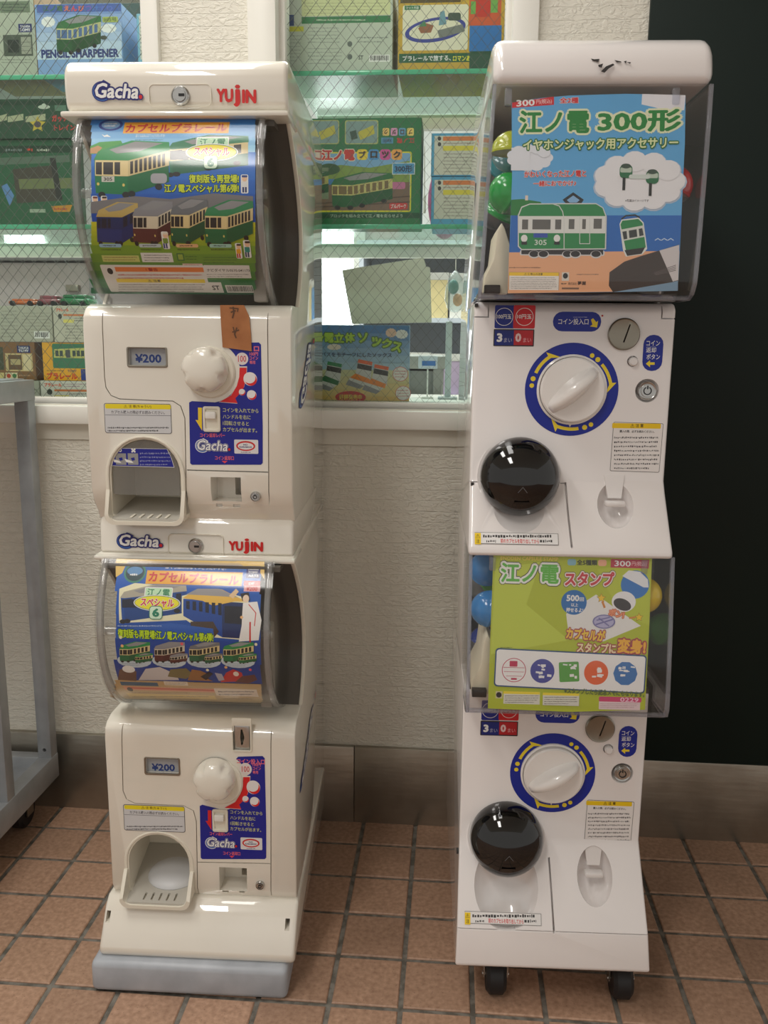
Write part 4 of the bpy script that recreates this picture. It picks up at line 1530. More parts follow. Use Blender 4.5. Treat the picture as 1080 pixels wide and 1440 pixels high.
# tank back boxes
for z0, z1 in ((.95, 1.2), (.44, .65)):
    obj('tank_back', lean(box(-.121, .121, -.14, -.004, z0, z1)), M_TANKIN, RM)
    for s in (-1, 1):
        obj('tank_flank', lean(box(min(s * .121, s * RW_), max(s * .121, s * RW_), -.30, 0, z0, z1, .001)), M_WHITE, RM)

# ---- dials, domes, scoops: pixel centres of each tier
TIERS = [dict(dial=(803.7, 548), dome=(731.7, 673), hole=(867, 705), dz=0), dict(dial=(777, 1087), dome=(713, 1185), hole=(837, 1231), dz=-PR)]
for k, t in enumerate(TIERS):
    body = RB[k]
    c = RF.at(*t['dial'], YF)
    d = RF.at(*t['dome'], YF - .02)
    h = RF.at(*t['hole'], -.402 if k == 0 else -.405)
    t['c'], t['d'], t['h'] = c, d, h
    cuts = []
    # scoop under the domed door
    cuts.append(ellipsoid((d.x, -.432, d.z - (.010 if k == 0 else .030)), .0535, .050, .060 if k == 0 else .080))
    # coin return cup
    rot = Matrix.Rotation(math.radians(-24), 4, 'X')
    cuts.append(ellipsoid((h.x, -.408, h.z), .0245, .036, .033 if k == 0 else .040, rot))
    # door seams
    o_, s_ = t['dz'], .0013
    if k == 0:
        sx = [RF.at(796, 681, -.388), RF.at(800, 720, -.41), RF.at(804.5, 767, -.4285)]
        lo = [RF.at(656, 678, -.388) + Vector((-.004, 0, 0)), RF.at(796, 681, -.388)]
    else:
        sx = [RF.at(771, 1197.5, -.388), RF.at(775, 1250, -.41), RF.at(778, 1305, -.4295)]
        lo = [RF.at(642, 1193, -.388) + Vector((-.004, 0, 0)), RF.at(771, 1197.5, -.388)]
    zz = (lo[0].z + lo[1].z) / 2
    lo = [Vector((lo[0].x, -.3835, zz)), Vector((lo[1].x, -.3835, zz))]
    sx = [Vector((lo[1].x, -.3835, zz))] + [Vector((p.x, 0, p.z)) for p in sx[1:]]
    zt, zb = (.722, .652) if k == 0 else (.722 - PR, .633 - PR)
    for p in sx[1:]:
        f = min(1, max(0, (zt - p.z) / (zt - zb)))
        p.y = -.387 - f * (.0415 if k == 0 else .0465)
    cuts.append(slot(lo, .0011))
    cuts.append(slot([Vector((sx[0].x, -.3835, zz + .0012))] + sx[1:] + [Vector((sx[-1].x + .0004, sx[-1].y, sx[-1].z - .004))], .0026, .004, .009))
    if k == 1:
        a, b = RF.at(640, 1300.5, -.435), RF.at(912, 1311, -.435)
        zz2 = .1235
        cuts.append(slot([Vector((-.14, -.4355, zz2)), Vector((.15, -.4355, zz2))], .0012))
    # recess for the lock
    lkp = RF.at(*((910, 549.5) if k == 0 else (875, 1087.5)), YF)
    t['lock'] = lkp
    cuts.append(lathe([(0, -.006), (.0125, -.006), (.0165, .004), (0, .004)], 28, (lkp.x, YF, lkp.z), '-Y'))
    btn = RF.at(*((889.5, 508) if k == 0 else (855, 1053)), YF)
    cuts.append(lathe([(0, -.006), (.0068, -.006), (.0068, .004), (0, .004)], 22, (btn.x, YF, btn.z), '-Y'))
    t['btn'] = btn
    cpx = RF.at(*((877, 470) if k == 0 else (843.5, 1023.5)), YF)

    def coin_gap():
        bm = box(-.0009, .0009, YF - .03, YF + .03, -.0115, .0115)
        bmesh.ops.transform(bm, matrix=Matrix.Translation((cpx.x + .003, 0, cpx.z + .001)) @ Matrix.Rotation(math.radians(17), 4, 'Y'), verts=bm.verts[:])
        return bm
    cuts.append(coin_gap())
    # panel seams at the top corners
    if k == 0:
        for s in (-1, 1):
            cuts.append(box(s * .107 - .0008, s * .107 + .0008, YF - .002, YF + .008, .9372, .953))
            cuts.append(box(min(s * .1062, s * .128), max(s * .1062, s * .128), YF - .002, YF + .008, .9372, .9388))
    cut(body, cuts)
    # coin return: white tongue and grey cup floor
    zt2 = h.z + (.031 if k == 0 else .038)
    yt0 = -.3835 if k == 0 else -.3835
    bm = bmesh.new()
    lowz = h.z + (.002 if k == 0 else .006)
    add_prism(bm, [Vector((h.x - .013, YF - .0005, zt2)), Vector((h.x + .013, YF - .0005, zt2)), Vector((h.x + .0085, YF - .010, lowz)), Vector((h.x - .0085, YF - .010, lowz))], Vector((0, .02, 0)))
    cr_ = obj('coin_return', bm, M_WHITE2, RM)
    obj('cup_lip', box(h.x - .0125, h.x + .0125, -.40, -.387, h.z - .008, h.z - .001, .002), M_WHITE2, cr_)
    # dial
    P = on_plane(RF, YF)
    px, py = t['dial']
    rx, ry = (65.8, 65.5) if k == 0 else (60, 55.5)
    P.ell(px, py, rx, ry, C(18, 40, 150), 64)
    for rot_ in (0, 1, 2):
        base = (205, -40, 80)[rot_]
        # sweeping arrow: band + head + two dots, clockwise
        R1, R2 = .80, .90
        q = lambda r, a: (px + rx * r * math.cos(math.radians(a)), py + ry * r * math.sin(math.radians(a)))
        span = [base + i * 5 for i in range(8)]
        P.poly([q(R1 + .01, a) for a in span] + [q(R2 - .02, a) for a in span[::-1]], C(240, 215, 50))
        e = base + 35
        P.poly([q(.72, e + 14), q(.97, e - 4), q(.83, e - 5), q(.79, e)], C(240, 215, 50))
        P.ell(*q(.855, base - 9), rx * .055, ry * .055, C(240, 215, 50), 12)
        P.ell(*q(.855, base - 19), rx * .05, ry * .05, C(240, 215, 50), 12)
    P.build('dial_ring', RM)
    R = .0405
    dl = obj('dial', lathe([(0, 0), (R + .0035, 0), (R + .0035, .003), (R + .001, .0045), (R, .002), (R, .0095), (R - .002, .0115), (0, .0125)], 56, (c.x, YF, c.z), '-Y'), M_DIAL, RM)
    # handle bar across the dial, from lower left to upper right
    ang = math.radians(42 if k == 0 else 30)
    ux, uz = math.cos(ang), math.sin(ang)
    bm = bmesh.new()
    N = 14
    L = []
    for i in range(N + 1):
        f = -1 + 2 * i / N
        l = f * R * .93
        wdt = .0135 * (1 - .55 * f * f)
        hh = .0115 + .021 * (1 - f * f) ** .6
        row = []
        for s2, hf in ((-1, 0), (-.62, .75), (-.35, 1), (.35, 1), (.62, .75), (1, 0)):
            yy = YF - (.0105 + (hh - .0105) * hf)
            row.append(bm.verts.new((c.x + ux * l - uz * wdt * s2, yy, c.z + uz * l + ux * wdt * s2)))
        L.append(row)
    for a, b in zip(L, L[1:]):
        for i in range(5):
            bm.faces.new((a[i], a[i + 1], b[i + 1], b[i]))
    bm.faces.new(L[0]); bm.faces.new(L[-1])
    obj('handle', bm, M_DIAL, dl, 60)
    obj('pointer', prism_y([(c.x - .0015, c.z - R - .0035), (c.x + .0015, c.z - R - .0035), (c.x, c.z - R - .0065)], YF - .002, YF), M_WHITE2, dl)
    # black domed door
    Rd = .0505
    prof = [(Rd * math.cos(math.radians(a)), .006 + Rd * .72 * math.sin(math.radians(a))) for a in (0, 12, 24, 36, 48, 60, 70, 80, 90)]
    prof = [(0, -.012), (Rd * .98, -.012), (Rd, .0)] + prof
    prof[-1] = (0, prof[-1][1])
    bm = lathe(prof, 48, (0, 0, 0), '-Y')
    tilt = math.radians(-8 if k == 0 else -16)
    bmesh.ops.transform(bm, matrix=Matrix.Translation((d.x, -.389, d.z + .001)) @ Matrix.Rotation(tilt, 4, 'X'), verts=bm.verts[:])
    dm = obj('domed_door', bm, M_DOME, RM)
    # white seat ring behind the dome, finger tab, arrow mark
    bm = ring(arc(0, 0, Rd + .0028, 0, 352.5, 47), arc(0, 0, Rd - .002, 0, 352.5, 47), .004, .014, 0)
    bmesh.ops.transform(bm, matrix=Matrix.Translation((d.x, -.389, d.z + .001)) @ Matrix.Rotation(tilt, 4, 'X'), verts=bm.verts[:])
    obj('door_seat', bm, M_WHITE2, RM)
    # points on the dome surface
    def on_dome(u, v, off):
        r = math.sqrt(u * u + v * v)
        y = -.006 - Rd * .72 * math.sqrt(max(0, 1 - (r / Rd) ** 2)) - off
        return Matrix.Translation((d.x, -.389, d.z + .001)) @ Matrix.Rotation(tilt, 4, 'X') @ Vector((u, y, v))
    P = Print(lambda x, y: (x, y), on_dome)
    bm = bmesh.new()
    tb_ = [on_dome(u, v, o) for o in (-.002, .0022) for u, v in ((-.0095, -.0345), (.0095, -.0345), (.0095, -.0315), (-.0095, -.0315))]
    tv = [bm.verts.new(p) for p in tb_]
    for f_ in ((0, 1, 2, 3), (4, 7, 6, 5), (0, 4, 5, 1), (1, 5, 6, 2), (2, 6, 7, 3), (3, 7, 4, 0)):
        bm.faces.new([tv[i_] for i_ in f_])
    obj('finger_tab', bm, M_DOME, dm)
    for s in (-1, 1):
        P.pts([(0, -.0125), (s * .006, -.0195), (s * .0055, -.0203), (0, -.0138)], C(88, 88, 90))
    P.build('door_marks', dm)
    # lock and coin return button
    lo_ = lathe([(0, -.005), (.0122, -.005), (.0122, .0), (.0108, .0018), (.0095, .001), (.0082, .001), (.0078, .0022), (0, .0022)], 30, (lkp.x, YF, lkp.z), '-Y')
    lo_ = obj('lock', lo_, M_METAL, RM)
    bm = bmesh.new()
    oo, ii = arc(lkp.x, lkp.z, .0052, 115, 425, 20), arc(lkp.x, lkp.z, .0040, 425, 115, 20)
    add_prism(bm, [Vector((x, YF - .0030, z)) for x, z in oo + ii], Vector((0, .001, 0)))
    add_box(bm, lkp.x - .0007, lkp.x + .0007, YF - .003, YF - .002, lkp.z + .002, lkp.z + .0065)
    obj('keyhole', bm, M_BLACKP, lo_)
    obj('return_button', lathe([(0, -.005), (.0056, -.005), (.0056, .004), (.004, .006), (0, .0063)], 20, (btn.x + .0006, YF, btn.z - .0005), '-Y'), M_WHITE2, RM)
    # coin plate
    cpx = RF.at(*((877, 470) if k == 0 else (843.5, 1023.5)), YF)
    pl = obj('coin_plate', lathe([(0, -.001), (.0198, -.001), (.0198, .003), (.0185, .0045), (.0172, .0040), (0, .0046)], 40, (cpx.x, YF, cpx.z), '-Y'), M_DKMETAL, RM)
    cut(pl, [coin_gap()])

    # ---- stickers
    def tf(x, y):
        if k == 0:
            return x, y
        return 777 + (x - 803.7) * .925, 1087 + (y - 548) * .86
    rr_ = lambda x0, y0, x1, y1: (*tf(x0, y0), *tf(x1, y1))
    P = on_plane(RF, YF)
    P.rect(*rr_(695.8, 429.3, 724, 461.8), C(16, 36, 135), 2); P.rect(*rr_(722, 429.3, 752.5, 462), C(205, 28, 38), 2); P.rect(*rr_(722, 431, 726, 460), C(205, 28, 38))
    for x, tx, bc in ((709, '100円玉', C(16, 36, 135)), (737.5, '10円玉', C(205, 28, 38))):
        P.ell(*tf(x, 445.5), 12.6 * (1 if k == 0 else .92), 12.6 * (1 if k == 0 else .86), WHT, 30); P.ell(*tf(x, 445.5), 11.8 * (1 if k == 0 else .92), 11.8 * (1 if k == 0 else .86), bc, 30)
        P.text(tx, *rr_(x - 10.5, 442, x + 10, 448.5), WHT, .02)
    P.build('coin_sticker', RM)
    P = on_plane(RF, YF)
    P.rect(*rr_(694, 463, 751, 487), C(40, 38, 42), 1); P.rect(*rr_(695.5, 464.5, 722.5, 485.5), C(18, 36, 120)); P.rect(*rr_(722.5, 464.5, 749.5, 485.5), C(185, 30, 40))
    P.text('3', *rr_(698.5, 468.5, 706.5, 481), WHT, .05); P.text('まい', *rr_(708.5, 475, 720, 481.5), C(165, 165, 190), .01); P.text('0', *rr_(724.5, 468.5, 733, 481), C(235, 205, 205), .05); P.text('まい', *rr_(735.5, 475, 747, 481.5), C(225, 160, 165), .01)
    P.build('count_card', RM)
    P = on_plane(RF, YF)
    P.rect(*rr_(777.5, 438.5, 845.3, 466.2), C(18, 40, 150), 13)
    P.text('コイン投入口', *rr_(785, 448, 827.5, 456.5), WHT, .012, a=0)
    P.marks(*rr_(806, 445, 827, 447), 1, C(170, 175, 210), .6, 4)
    A = [(831, 449.5), (834, 447.5), (838.5, 453), (841, 451), (839.5, 460.5), (829.5, 459), (833, 456.5)]
    P.poly([tf(*a) for a in A], C(240, 215, 50))
    P.build('slot_sticker', RM)
    P = on_plane(RF, YF)
    P.rect(*rr_(904, 471, 932, 521.7), C(18, 40, 150), 13)
    for i, tx in enumerate(('コイン', '返却', 'ボタン')):
        P.text(tx, *rr_(909 if i != 1 else 908.5, 478.8 + i * 9.6, 928 if i != 1 else 922.5, 486.3 + i * 9.6), WHT, .012)
    P.marks(*rr_(909, 487, 923, 488.3), 1, C(170, 175, 210), .6, 4)
    A = [(908, 511.5), (914, 506.5), (914, 509.5), (920.5, 509.5), (920.5, 513), (914, 513), (914, 516.5)]
    P.poly([tf(*a) for a in A], C(240, 215, 50))
    P.build('button_sticker', RM)
    x0, y0, x1, y1 = (860, 594.5, 930, 663.5) if k == 0 else (823.5, 1126, 889.5, 1186)
    P = on_plane(RF, YF)
    w, h_ = x1 - x0, y1 - y0
    P.rect(x0, y0, x1, y1, C(90, 88, 86), 2, -1); P.rect(x0 + .6, y0 + .6, x1 - .6, y1 - .6, C(234, 230, 228), 1.6, -1)
    P.rect(x0 + .8, y0 + .8, x1 - .8, y0 + h_ * .115, C(238, 200, 20), 1.2)
    P.text('⚠ 注 意', x0 + w * .38, y0 + h_ * .02, x0 + w * .64, y0 + h_ * .10, C(90, 70, 20), .02)
    P.text('購入の際、必ずお読みください。', x0 + w * .16, y0 + h_ * .15, x0 + w * .86, y0 + h_ * .205, C(50, 48, 50), .02)
    P.marks(x0 + w * .05, y0 + h_ * .26, x1 - w * .04, y1 - h_ * .03, 8, C(70, 68, 70), .42, 41)
    P.build('warning_label', RM)
    # long label at the foot of the flap
    if k == 0:
        a0, a1, ya, yb = (-.4285, .645), (-.387, .722), None, None
        P = on_plane(RF, -.4292, -.3877, .652, .722)
        x0, y0, x1, y1 = 667.5, 749.5, 785, 765.5
    else:
        P = on_plane(RF, -.4340, -.3875, .128, .217)
        x0, y0, x1, y1 = 653.5, 1283, 761, 1300
    w, h_ = x1 - x0, y1 - y0
    P.rect(x0, y0, x1, y1, C(80, 78, 76), 0); P.rect(x0 + .5, y0 + .5, x1 - .5, y1 - .5, C(232, 230, 228), 0)
    P.rect(x0, y0, x0 + w * .075, y1, C(240, 205, 30)); P.text('⚠', x0 + w * .012, y0 + h_ * .1, x0 + w * .063, y0 + h_ * .45, BLK, .01); P.text('注', x0 + w * .018, y0 + h_ * .55, x0 + w * .06, y0 + h_ * .9, BLK, .01)
    P.marks(x0 + w * .1, y0 + h_ * .12, x1 - w * .02, y0 + h_ * .47, 1, C(60, 58, 58), .75, 51)
    P.marks(x0 + w * .14, y0 + h_ * .56, x0 + w * .30, y0 + h_ * .9, 1, C(60, 58, 58), .75, 52)
    P.text('前のカプセルを取り出してから', x0 + w * .31, y0 + h_ * .52, x0 + w * .77, y0 + h_ * .92, C(215, 50, 50), .02)
    P.marks(x0 + w * .78, y0 + h_ * .56, x1 - w * .03, y0 + h_ * .9, 1, C(60, 58, 58), .75, 53)
    P.build('notice_label', RM)

# small red lamp; dark boxes colour in the shade of the hinge notches
rl = RF.at(847, 444, YF)
obj('lamp', disc_mesh((rl.x, YF, rl.z), .0012, 0, .0008, .0003, 12), mat('red_lamp', C(190, 40, 30), rough=.3), RM)
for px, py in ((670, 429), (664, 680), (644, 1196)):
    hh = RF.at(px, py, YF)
    obj('hinge_notch', box(hh.x - .002, hh.x + .002, YF - .0008 - (.004 if py > 500 else 0), YF + .004, hh.z - .0022, hh.z + .002), M_NOTCH, RM)
# scuffs on the cap
P = on_plane(RF, -.4235, -.408, 1.222, 1.246)
for pl_ in ([(831, 83), (840, 85), (841, 87), (833, 86)], [(836, 84), (843, 83.5), (841, 88), (838, 87)], [(841, 92), (848, 90), (846, 96), (842, 95)], [(845, 101), (852, 94), (862, 90), (864, 92), (856, 97), (850, 103)], [(864, 85), (873, 87), (874, 88.5), (867, 88)], [(877, 87), (881, 86), (880, 90)], [(881, 88), (887, 88), (886, 90.5)]):
    P.poly(pl_, C(48, 46, 46))
tag(P.build('scuff_marks', RM, off=.0006), kind='stuff')


# ---- acrylic tanks
def widen(bm, z0):
    if z0 < .9:
        for v in bm.verts:
            if v.co.x > 0:
                v.co.x *= 1.055
    return lean(bm)


def tank(prof, z0, z1):
    """prof: front sheet from top to bottom in (y, z)"""
    inner = [(y + .0028, z + (.0 if i < len(prof) - 2 else .0028)) for i, (y, z) in enumerate(prof)]
    t = obj('tank_front', widen(prism_x(prof + inner[::-1], -RW_, RW_), z0), M_TANK, RM)
    for s in (-1, 1):
        zs = z0 if z0 > .9 else .4575
        pr = prof + ([(-.30, z0)] if z0 > .9 else [(-.3815, zs), (-.30, zs)]) + [(-.30, z1)]
        obj('tank_side', widen(prism_x(pr, s * (RW_ - .0030), s * RW_), z0), M_TANK, t)
        # moulded corner where sheet and side meet
        oo = [(y - .0006, z) for y, z in prof]
        ii = [(y + .0055, z) for y, z in prof]
        obj('tank_corner', widen(prism_x(oo + ii[::-1], s * (RW_ - .0042), s * (RW_ + .0004), .0006, 2, 50), z0), M_TANKEDGE, t)
        for zz in (z1 - .016,):
            obj('clip', box(s * .095 - .004, s * .095 + .004, prof[0][0] - .001, prof[0][0] + .012, zz - .006, zz + .012, .0015), M_TANKEDGE, t)
    obj('tank_lip', widen(box(-RW_, RW_, prof[-2][0] - .001, prof[-2][0] + .006, z0 - .001, z0 + .004, .0012), z0), M_TANKEDGE, t)
    return t


T1 = [(-.4235, 1.197), (-.430, 1.16), (-.4385, 1.10), (-.446, 1.04), (-.4515, .99), (-.452, .975), (-.446, .963), (-.434, .958), (-.36, .958)]
T2 = [(-.4245, .645), (-.431, .60), (-.4395, .54), (-.4475, .47), (-.4485, .452), (-.444, .441), (-.434, .4365), (-.3815, .4365)]
tank(T1, .958, 1.197)
tank(T2, .4365, .645)

# ---- ivory mechanism seen through the tanks
for dz2, s3 in ((0, 1), (-.5065, .92)):
    zb = .9635 + dz2
    bm = prism_y([(-.1165, zb), (-.088, zb), (-.085, zb + .05), (-.094, zb + .075), (-.098, zb + .082), (-.103, zb + .072), (-.106, zb + .04), (-.1165, zb + .018)], -.425, -.33, .002)
    obj('dispenser_ramp', bm, M_IVORY, RM)
    obj('dispenser_foot', box(-.1165, -.098, -.435, -.405, zb, zb + .010, .001), M_BLACKP, RM)
    obj('dispenser_bracket', box(.098, .106, -.41, -.37, zb + .01, zb + .085, .002), M_IVORY, RM)
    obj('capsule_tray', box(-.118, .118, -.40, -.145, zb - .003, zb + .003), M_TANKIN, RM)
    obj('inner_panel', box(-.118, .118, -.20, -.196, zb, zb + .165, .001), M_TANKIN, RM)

# ---- posters behind the acrylic
P = on_plane(RF, -.4455, -.4205, .966, 1.190)
gA, gB = (716, 147), (964, 412)
SKYB = C(92, 165, 215)
pg = [(719.5, 145), (760, 138), (800, 134.5), (880, 132), (964, 134), (963, 200), (957, 330), (953, 409), (840, 411), (714, 412.5), (717, 330), (720, 250)]
P.poly(pg, SKYB)
P.poly([(718.5, 280), (962, 303), (953, 372), (714, 372)][:0] or [(718.7, 303), (958.5, 303), (955.2, 355), (715.8, 355)], C(28, 100, 180))
P.poly([(715.8, 355), (955.2, 353), (953, 409), (714, 412.5)], C(222, 165, 125))
P.poly([(718, 303), (719, 281), (735, 280), (760, 284), (775, 303)], C(35, 120, 55)); P.rect(738.5, 275, 742.5, 282, C(220, 205, 190))
P.poly([(903, 132.3), (964, 134), (962, 155), (940, 157), (920, 151), (902, 147)], C(222, 222, 228)); cloud(P, 745, 222, 30, 18, C(218, 222, 230)); P.rect(718.8, 208, 745, 240, C(218, 222, 230))
P.poly([(720, 144.5), (779, 136), (779, 147.5), (720, 152)], C(200, 40, 50)); P.text('300', 726, 140.2, 752, 149.5, WHT, .03, a=3); P.text('円(税込)', 754, 139.5, 776, 147, C(235, 200, 200), .01, a=3)
P.text('全2種', 787, 137, 813.5, 145.5, C(205, 30, 45), .03, ((.05, WHT),), a=1)
P.text('江ノ電', 730, 155, 829, 188, C(35, 130, 60), .035, ((.085, C(222, 226, 190)),), a=.5)
P.text('300形', 840, 154, 958, 186, C(35, 130, 60), .035, ((.085, C(222, 226, 190)),), a=1)
P.text('イヤホンジャック用アクセサリー', 735, 195, 953, 210.5, C(215, 222, 170), .03, ((.10, C(40, 110, 50)),), a=1)
P.text('かわいくなった江ノ電と', 737, 240, 824, 249.5, C(205, 40, 40), .03, ((.06, C(228, 220, 220)),), a=1); P.text('一緒におでかけ♪', 750, 254, 810, 262, C(205, 40, 40), .03, ((.06, C(228, 220, 220)),), a=1)
cloud(P, 899, 256, 61, 40, C(178, 195, 215)); cloud(P, 899, 255, 59, 38.5, C(225, 225, 228))
for x, y in ((872, 232), (909, 240)):
    P.rect(x - 1, y, x + 17, y + 19, C(45, 110, 75), 6); P.rect(x, y + 4, x + 16, y + 11, C(180, 195, 180), 2); P.rect(x + 3, y + 18, x + 7, y + 36, C(40, 45, 45)); P.ell(x + 8, y + 2, 7, 3.5, C(60, 80, 70), 14)
P.rect(884, 246, 914, 252, C(200, 210, 205), 3)
P.text('※写真はイメージです', 879, 280.5, 912, 284.5, C(60, 55, 60), .01)
# flat printed tram
G2, LI = C(35, 130, 72), C(205, 208, 205)
P.poly([(791, 281), (806, 270.5), (821, 281), (816, 288), (797, 288)], C(30, 35, 42)); P.poly([(797, 281.5), (806, 275), (815, 281.5), (811, 285), (801, 285)], C(130, 175, 215))
P.rect(731, 352, 850, 359.5, C(200, 200, 200), 2); P.rect(733, 351, 848, 358, C(35, 35, 38), 1)
for x in (751, 764, 798, 809, 838):
    P.ell(x, 358, 8, 5.5, C(200, 200, 200), 16); P.ell(x, 357.2, 6.6, 4.4, C(35, 35, 38), 16)
P.poly([(728, 347), (728, 303), (733, 291), (745, 286.5), (790, 286), (838, 286), (848, 292), (853, 305), (852, 351), (733, 352)], LI)
P.poly([(729.5, 346), (729.5, 304), (734, 292.5), (745, 288), (790, 287.6), (838, 287.6), (847, 293), (851.3, 305), (850.3, 349.5), (733.5, 350.4)], G2)
P.poly([(729.5, 304.2), (851.2, 304.2), (850.8, 328.5), (729.5, 328)], C(215, 216, 212))
P.line([(793, 351), (793, 310), (791, 298), (786, 290), (778, 287.5)], 1.2, LI)
for a in ((734, 309, 742.5, 323), (748.5, 309, 774, 323), (780.5, 309, 789, 323), (799.5, 308.5, 807.5, 322.5), (818.5, 308.5, 823.5, 322.5), (834.5, 308, 846, 322)):
    P.rect(*a, C(95, 95, 92))
P.rect(750, 328.5, 770, 334.5, C(45, 75, 165)); P.text('305', 751.5, 337.5, 768.5, 345, C(205, 215, 205), .012)
P.line([(815, 305), (815, 343), (829, 343), (829, 305)], 1, LI)
for x in (737, 783):
    P.ell(x, 335.5, 4.6, 5.2, C(225, 225, 222), 14); P.rect(x - 4, 340, x + 4, 344.5, C(30, 30, 32))
for i in range(3):
    P.line([(921 + i * 9, 338), (925 + i * 9, 335.5), (929 + i * 9, 338)], 1.2, C(190, 210, 230))
P.poly([(871, 315), (874, 309), (898, 306), (905, 313), (910, 350), (903, 358), (880, 361), (876, 352)], C(215, 220, 215)); P.poly([(872.5, 316), (875, 310.5), (897.5, 308), (903.5, 314), (908, 348), (880, 352)], G2); P.poly([(873, 323), (905, 317), (907, 333), (876, 339)], C(205, 208, 200))
for q4 in ([(875, 326), (881, 325), (882, 336), (877, 337)], [(884, 324.5), (895, 322.5), (896, 333), (885, 335)], [(898, 322), (903, 321), (905, 331), (899, 332.5)]):
    P.poly(q4, C(50, 55, 55))
P.poly([(878, 352), (907, 348), (902, 357), (882, 360)], C(35, 35, 38)); P.line([(874, 308), (880, 303.5), (893, 302.5), (899, 306)], 2, C(40, 45, 45))
P.poly([(878, 368), (900, 360.5), (955, 344), (953, 409), (862, 411), (856, 402), (857, 383)], C(56, 46, 42)); P.poly([(927, 352.5), (955, 344.5), (953.6, 394), (946, 396)], C(200, 195, 195)); P.poly([(862, 411), (945, 397), (953, 395), (953, 409)], C(120, 150, 175))
for i in range(4):
    P.line([(919 + i, 384 - i * 1.5 + i * 2.5), (950, 373 + i * 2.4)], .8, C(90, 80, 78))
P.marks(716, 375, 768, 378, 1, C(90, 60, 45), .55, 61)
P.rect(715.5, 383, 786, 408, C(150, 130, 90)); P.rect(716, 383.3, 785.5, 388, C(232, 190, 40)); P.text('⚠ 使用上の注意', 737, 383.8, 763, 387.6, BLK, .01); P.rect(716, 388, 785.5, 408, C(222, 218, 212)); P.marks(718, 389.5, 784, 407, 7, C(85, 80, 80), .42, 62)
P.rect(790, 383, 800, 395, C(205, 200, 190)); P.ell(795, 388, 3.6, 4, BLK, 12); P.rect(790, 404.5, 814, 407, C(120, 95, 80)); P.text('株式会社', 799, 397, 811, 401, C(60, 50, 45), .01); P.marks(811, 384.5, 846, 387.5, 1, C(100, 80, 70), .5, 63); P.marks(789, 397, 798, 401, 1, C(80, 70, 60), .5, 64); P.text('夢屋', 812, 395.5, 824, 401, C(50, 40, 40), .03)
P.build('poster', RM, ink=1.15)

P = on_plane(RF, -.4445, -.4215, .440, .640)
OL = C(168, 180, 48)
P.poly([(694, 778), (917, 782), (912, 900), (907, 998), (800, 1001), (686, 996), (690, 880)], OL)
P.poly([(696, 800), (760, 790), (740, 850), (800, 900), (690, 920)], C(182, 196, 70)); P.poly([(840, 800), (916, 790), (913, 880), (870, 860)], C(176, 188, 60))
P.text('ENODEN CAPSULE STAMP', 704, 783, 785, 788, C(228, 195, 90), .02)
P.text('江ノ電', 704, 792, 786, 820, C(95, 175, 70), .03, ((.14, C(60, 60, 55)), (.10, C(230, 230, 220))), a=-.5)
P.text('スタンプ', 794, 804, 864, 824, C(190, 60, 70), .04, ((.13, C(60, 45, 45)), (.09, C(228, 215, 210))), a=1)
P.text('全5種類', 811, 787, 840, 795, C(55, 60, 40), .04); P.rect(798, 786, 810, 795, C(130, 175, 190), 3); P.rect(841, 787, 853, 796, C(225, 170, 140), 3)
P.poly([(859, 786), (913, 787), (912, 799.5), (858.5, 798)], C(175, 55, 75)); P.text('300', 864, 788.5, 887, 796.5, WHT, .02, a=-1); P.text('円(税込)', 888.5, 789.5, 909, 797, C(230, 190, 195), .005, a=-1)
P.poly([(796, 863), (838, 836), (901, 880), (848, 902), (800, 896)], C(218, 218, 216))
P.ell(807, 847, 18, 17.5, C(40, 105, 170)); P.text('500', 796.5, 836.5, 814.5, 845.5, WHT, .04); P.text('回', 815, 840, 821, 845.5, WHT, .02); P.text('以上', 803, 848, 813, 853, WHT, .02); P.text('押せるよ!', 796, 854.5, 820, 861, WHT, .03)
P.ell(893, 822, 20, 20, C(55, 115, 185), a=-20); P.poly([(875, 810), (884, 802), (900, 804), (911, 815), (912, 826), (905, 826), (890, 818)], C(218, 220, 224)); P.ell(877, 846, 17, 14.5, C(222, 222, 226)); P.ell(875, 850, 13, 8, C(60, 58, 60), a=-22)
def star(P, x, y, r, c):
    P.poly([(x + r * (1 if i % 2 == 0 else .48) * math.sin(i * math.pi / 5), y - r * (1 if i % 2 == 0 else .48) * math.cos(i * math.pi / 5)) for i in range(10)], c)
star(P, 845.5, 841, 7, C(120, 80, 30)); star(P, 845.5, 841, 6, C(240, 190, 50)); P.line([(847, 846), (850, 854)], 3, C(200, 130, 60)); star(P, 898.5, 868, 6.5, C(120, 80, 30)); star(P, 898.5, 868, 5.5, C(240, 190, 50)); P.line([(885, 869), (893, 868)], 2.5, C(200, 130, 60))
P.text('ポン!', 856, 857, 878, 868, C(240, 150, 110), .05, ((.08, C(190, 90, 60)),), a=-10)
P.ell(849, 874, 16, 10, C(120, 118, 165), 20); P.ell(849, 874, 14, 8.5, C(170, 168, 200), 20); P.line([(838, 878), (861, 871)], 2, C(110, 108, 160)); P.line([(842, 869), (856, 880)], 2, C(120, 118, 165)); P.line([(839, 872), (857, 868)], 1.5, C(110, 108, 160))
P.text('カプセルが', 796, 884, 851, 900, C(245, 190, 70), .05, ((.10, C(165, 60, 80)),), a=-4); P.text('スタンプに', 811, 904, 866, 918, C(240, 210, 170), .04, ((.10, C(165, 60, 80)),), a=-1); P.text('変身!', 868, 898, 908, 919, C(245, 170, 60), .05, ((.10, C(165, 60, 80)),), a=-2)
P.marks(704, 909, 724, 912, 1, C(90, 95, 40), .5, 5)
P.rect(695, 916, 907.5, 970, C(40, 75, 120), 5, -1.5); P.rect(696.8, 917.8, 905.8, 968.2, C(226, 226, 226), 4, -1.5)
STC = (C(180, 50, 85), C(70, 75, 150), C(90, 155, 75), C(215, 100, 60), C(65, 115, 175))
